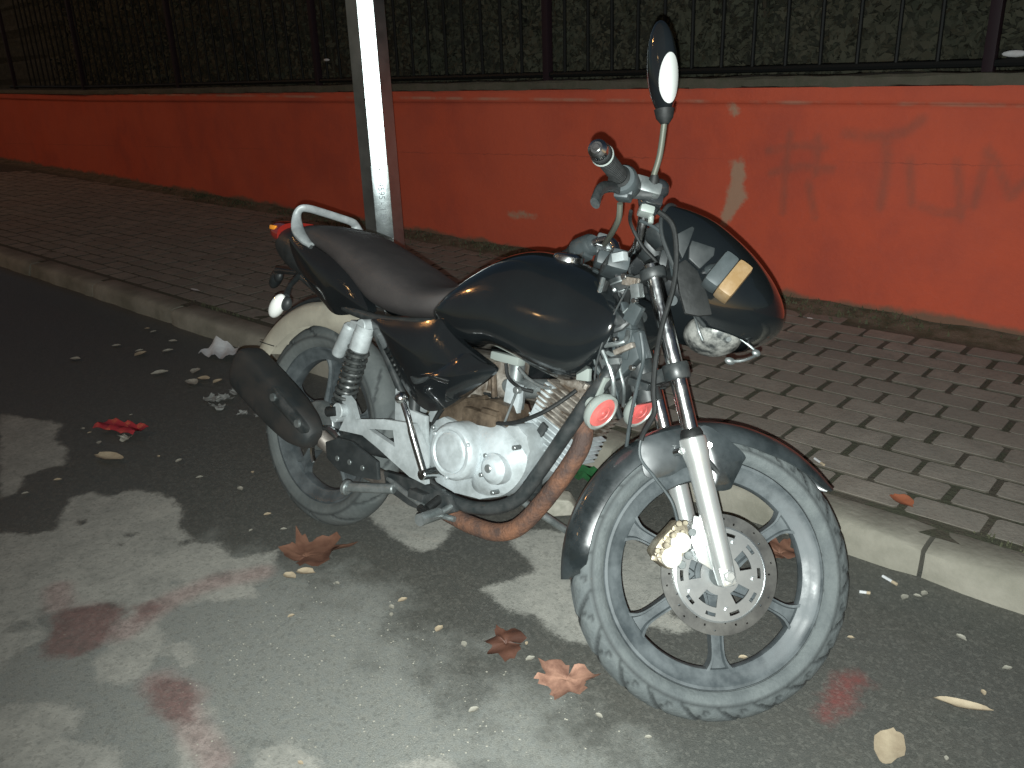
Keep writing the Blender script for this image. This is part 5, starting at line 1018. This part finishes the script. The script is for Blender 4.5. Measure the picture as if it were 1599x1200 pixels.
for i,(pt,s_) in enumerate(zip(bits,szs)):
    far=max(0,-pt[0]-2)*.22+1; far*=(2.3 if -4.3<pt[0]<-3.0 and pt[1]>1.5 else 1)
    o=link('leaf_scrap',*oval(s_*far*.8,s_*far*.5,100+i,.35),M['scrap'] if i%3 else M['leaf3'],None,None,True,60); o.location=(pt[0],pt[1],.002); o.rotation_euler=(0,0,random.uniform(0,6.28))
    SC_.append((o,pt))
LM=[(-3.204,1.253),(-2.995,1.107),(-3.718,1.99),(-3.158,1.671),(-1.968,1.375),(-1.878,1.162),(-1.176,1.233),(-0.9868,1.225),(-0.6717,1.338),(-0.5035,1.563),(-0.2924,1.683),(-0.3649,1.471),(-0.5703,2.055),(-2.001,0.7597),(-1.785,1.423),(-1.194,1.373),(-0.8454,1.997),(-3.316,1.056)]
LN=['the red wrapper','the pale tan leaf','the crumpled white paper','the heap of grey leaves behind the muffler','the bottom of the rear tyre','the brown curled leaf','the dark red wet leaf','the large tan leaf','the bottom of the front tyre','the red stain','the narrow pale curled leaf','the pale crumpled leaf at the bottom edge','the longer cigarette end','the pink stain on the dry patch','the dry patch under the engine','the dry patch behind the front wheel','the rusty brown leaf behind the spokes','the dry patch at the left edge']
bk={}
for o,pt in SC_:
    d=[math.hypot(pt[0]-a,pt[1]-b_) for a,b_ in LM]; j=d.index(min(d)); bk.setdefault(j,[]).append((min(d),o))
ORD=['closest to','second closest to','third closest to','fourth closest to','fifth closest to','sixth closest to','seventh closest to','eighth closest to','ninth closest to','tenth closest to','eleventh closest to','twelfth closest to']
for j,l in bk.items():
    for k_,(d_,o) in enumerate(sorted(l,key=lambda t:t[0])): tag(o,'small pale scrap '+ORD[min(k_,11)]+' '+LN[j],'scrap',group='small pale scraps scattered over the road')
# fine grit in the foreground: uncountable
vs=[];fs=[]
oc=[(0,1,2),(0,2,3),(0,3,4),(0,4,1),(5,2,1),(5,3,2),(5,4,3),(5,1,4)]
ZG=[(-1.709,1.085),(-1.478,1.111),(-1.231,1.093),(-1.085,1.089),(-0.878,1.121),(-0.7272,1.133),(-1.01,0.8773),(-1.329,0.614),(-1.791,0.7605)]; 
tries=0;cnt=0
gx=[p[0] for p in ZG]; gy=[p[1] for p in ZG]
X=rng.uniform(min(gx)-.1,max(gx)+.1,9000); Y=rng.uniform(min(gy)-.1,max(gy)+.1,9000); sd=polysd(X,Y,ZG)
for x,y,d in zip(X,Y,sd):
    if random.random()>(.15 if d>0.03 else .05 if d>-.08 else 0): continue
    s_=random.choice([.0009,.0012,.0016,.0028]); n=len(vs); a=random.uniform(0,1.5)
    vs+=[(x,y,s_*.9)]+[(x+s_*random.uniform(.7,1.2)*C(a+k_*pi/2),y+s_*random.uniform(.7,1.2)*S(a+k_*pi/2),s_*.35) for k_ in range(4)]+[(x,y,-.001)]
    fs+=[tuple(n+i for i in f) for f in oc]
tag(link('grit',vs,fs,M['scrap'],None,None,False),'fine pale grit spread over the damp asphalt in the foreground','grit',kind='stuff')
# weeds along the wall foot and in the kerb joint
vs=[];fs=[]
def blade(x,y,z,h,wd,a,lean):
    n=len(vs); dx,dy=C(a)*wd,S(a)*wd; lx,ly=-S(a)*lean,C(a)*lean
    vs.extend([(x-dx,y-dy,z),(x+dx,y+dy,z),(x+dx*.6+lx*.4,y+dy*.6+ly*.4,z+h*.6),(x-dx*.6+lx*.4,y-dy*.6+ly*.4,z+h*.6),(x+lx,y+ly,z+h)]); fs.extend([(n,n+1,n+2,n+3),(n+3,n+2,n+4)])
for i in range(7000):
    x=random.uniform(-9,1.2); wl=4.08-.055*(x+.8); dens=.5+.5*S(x*2.1+.4)*S(x*5.3); 
    if random.random()>dens**1.3: continue
    y=wl-.02-abs(random.gauss(0,.085)); blade(x,y,.085+max(0,(y-wl+.2))*.1,random.uniform(.008,.03),random.uniform(.003,.008),random.uniform(0,6.28),random.uniform(-.02,.02))
for i in range(900):
    x=random.gauss(random.choice([-.1,-.15,-3.2,-4.2,.4]),.16); y=2.27+random.gauss(0,.012); blade(x,y,.082,random.uniform(.006,.022),random.uniform(.0015,.004),random.uniform(0,6.28),random.uniform(-.012,.012))
tag(link('weeds',vs,fs,M['grass'],None,None,False),'low green weeds and moss growing along the foot of the orange wall','weeds',kind='stuff')
# pale scraps caught at the fence
for (x,z),s_,lb in (([(-5.701,1.321)][0],(.035,.012,.01),'small white scrap caught on the fence left of the lamp post'),([(-0.9783,1.245)][0],(.05,.01,.014),'small white scrap caught on the fence at the far right')):
    m_=MB().ball((0,0,0),s_,10,6); o=m_.build('plastic_scrap',M['paper'],None); o.location=(x,4.3 if 'left' in lb else 4.22,z); tag(o,lb,'scrap')
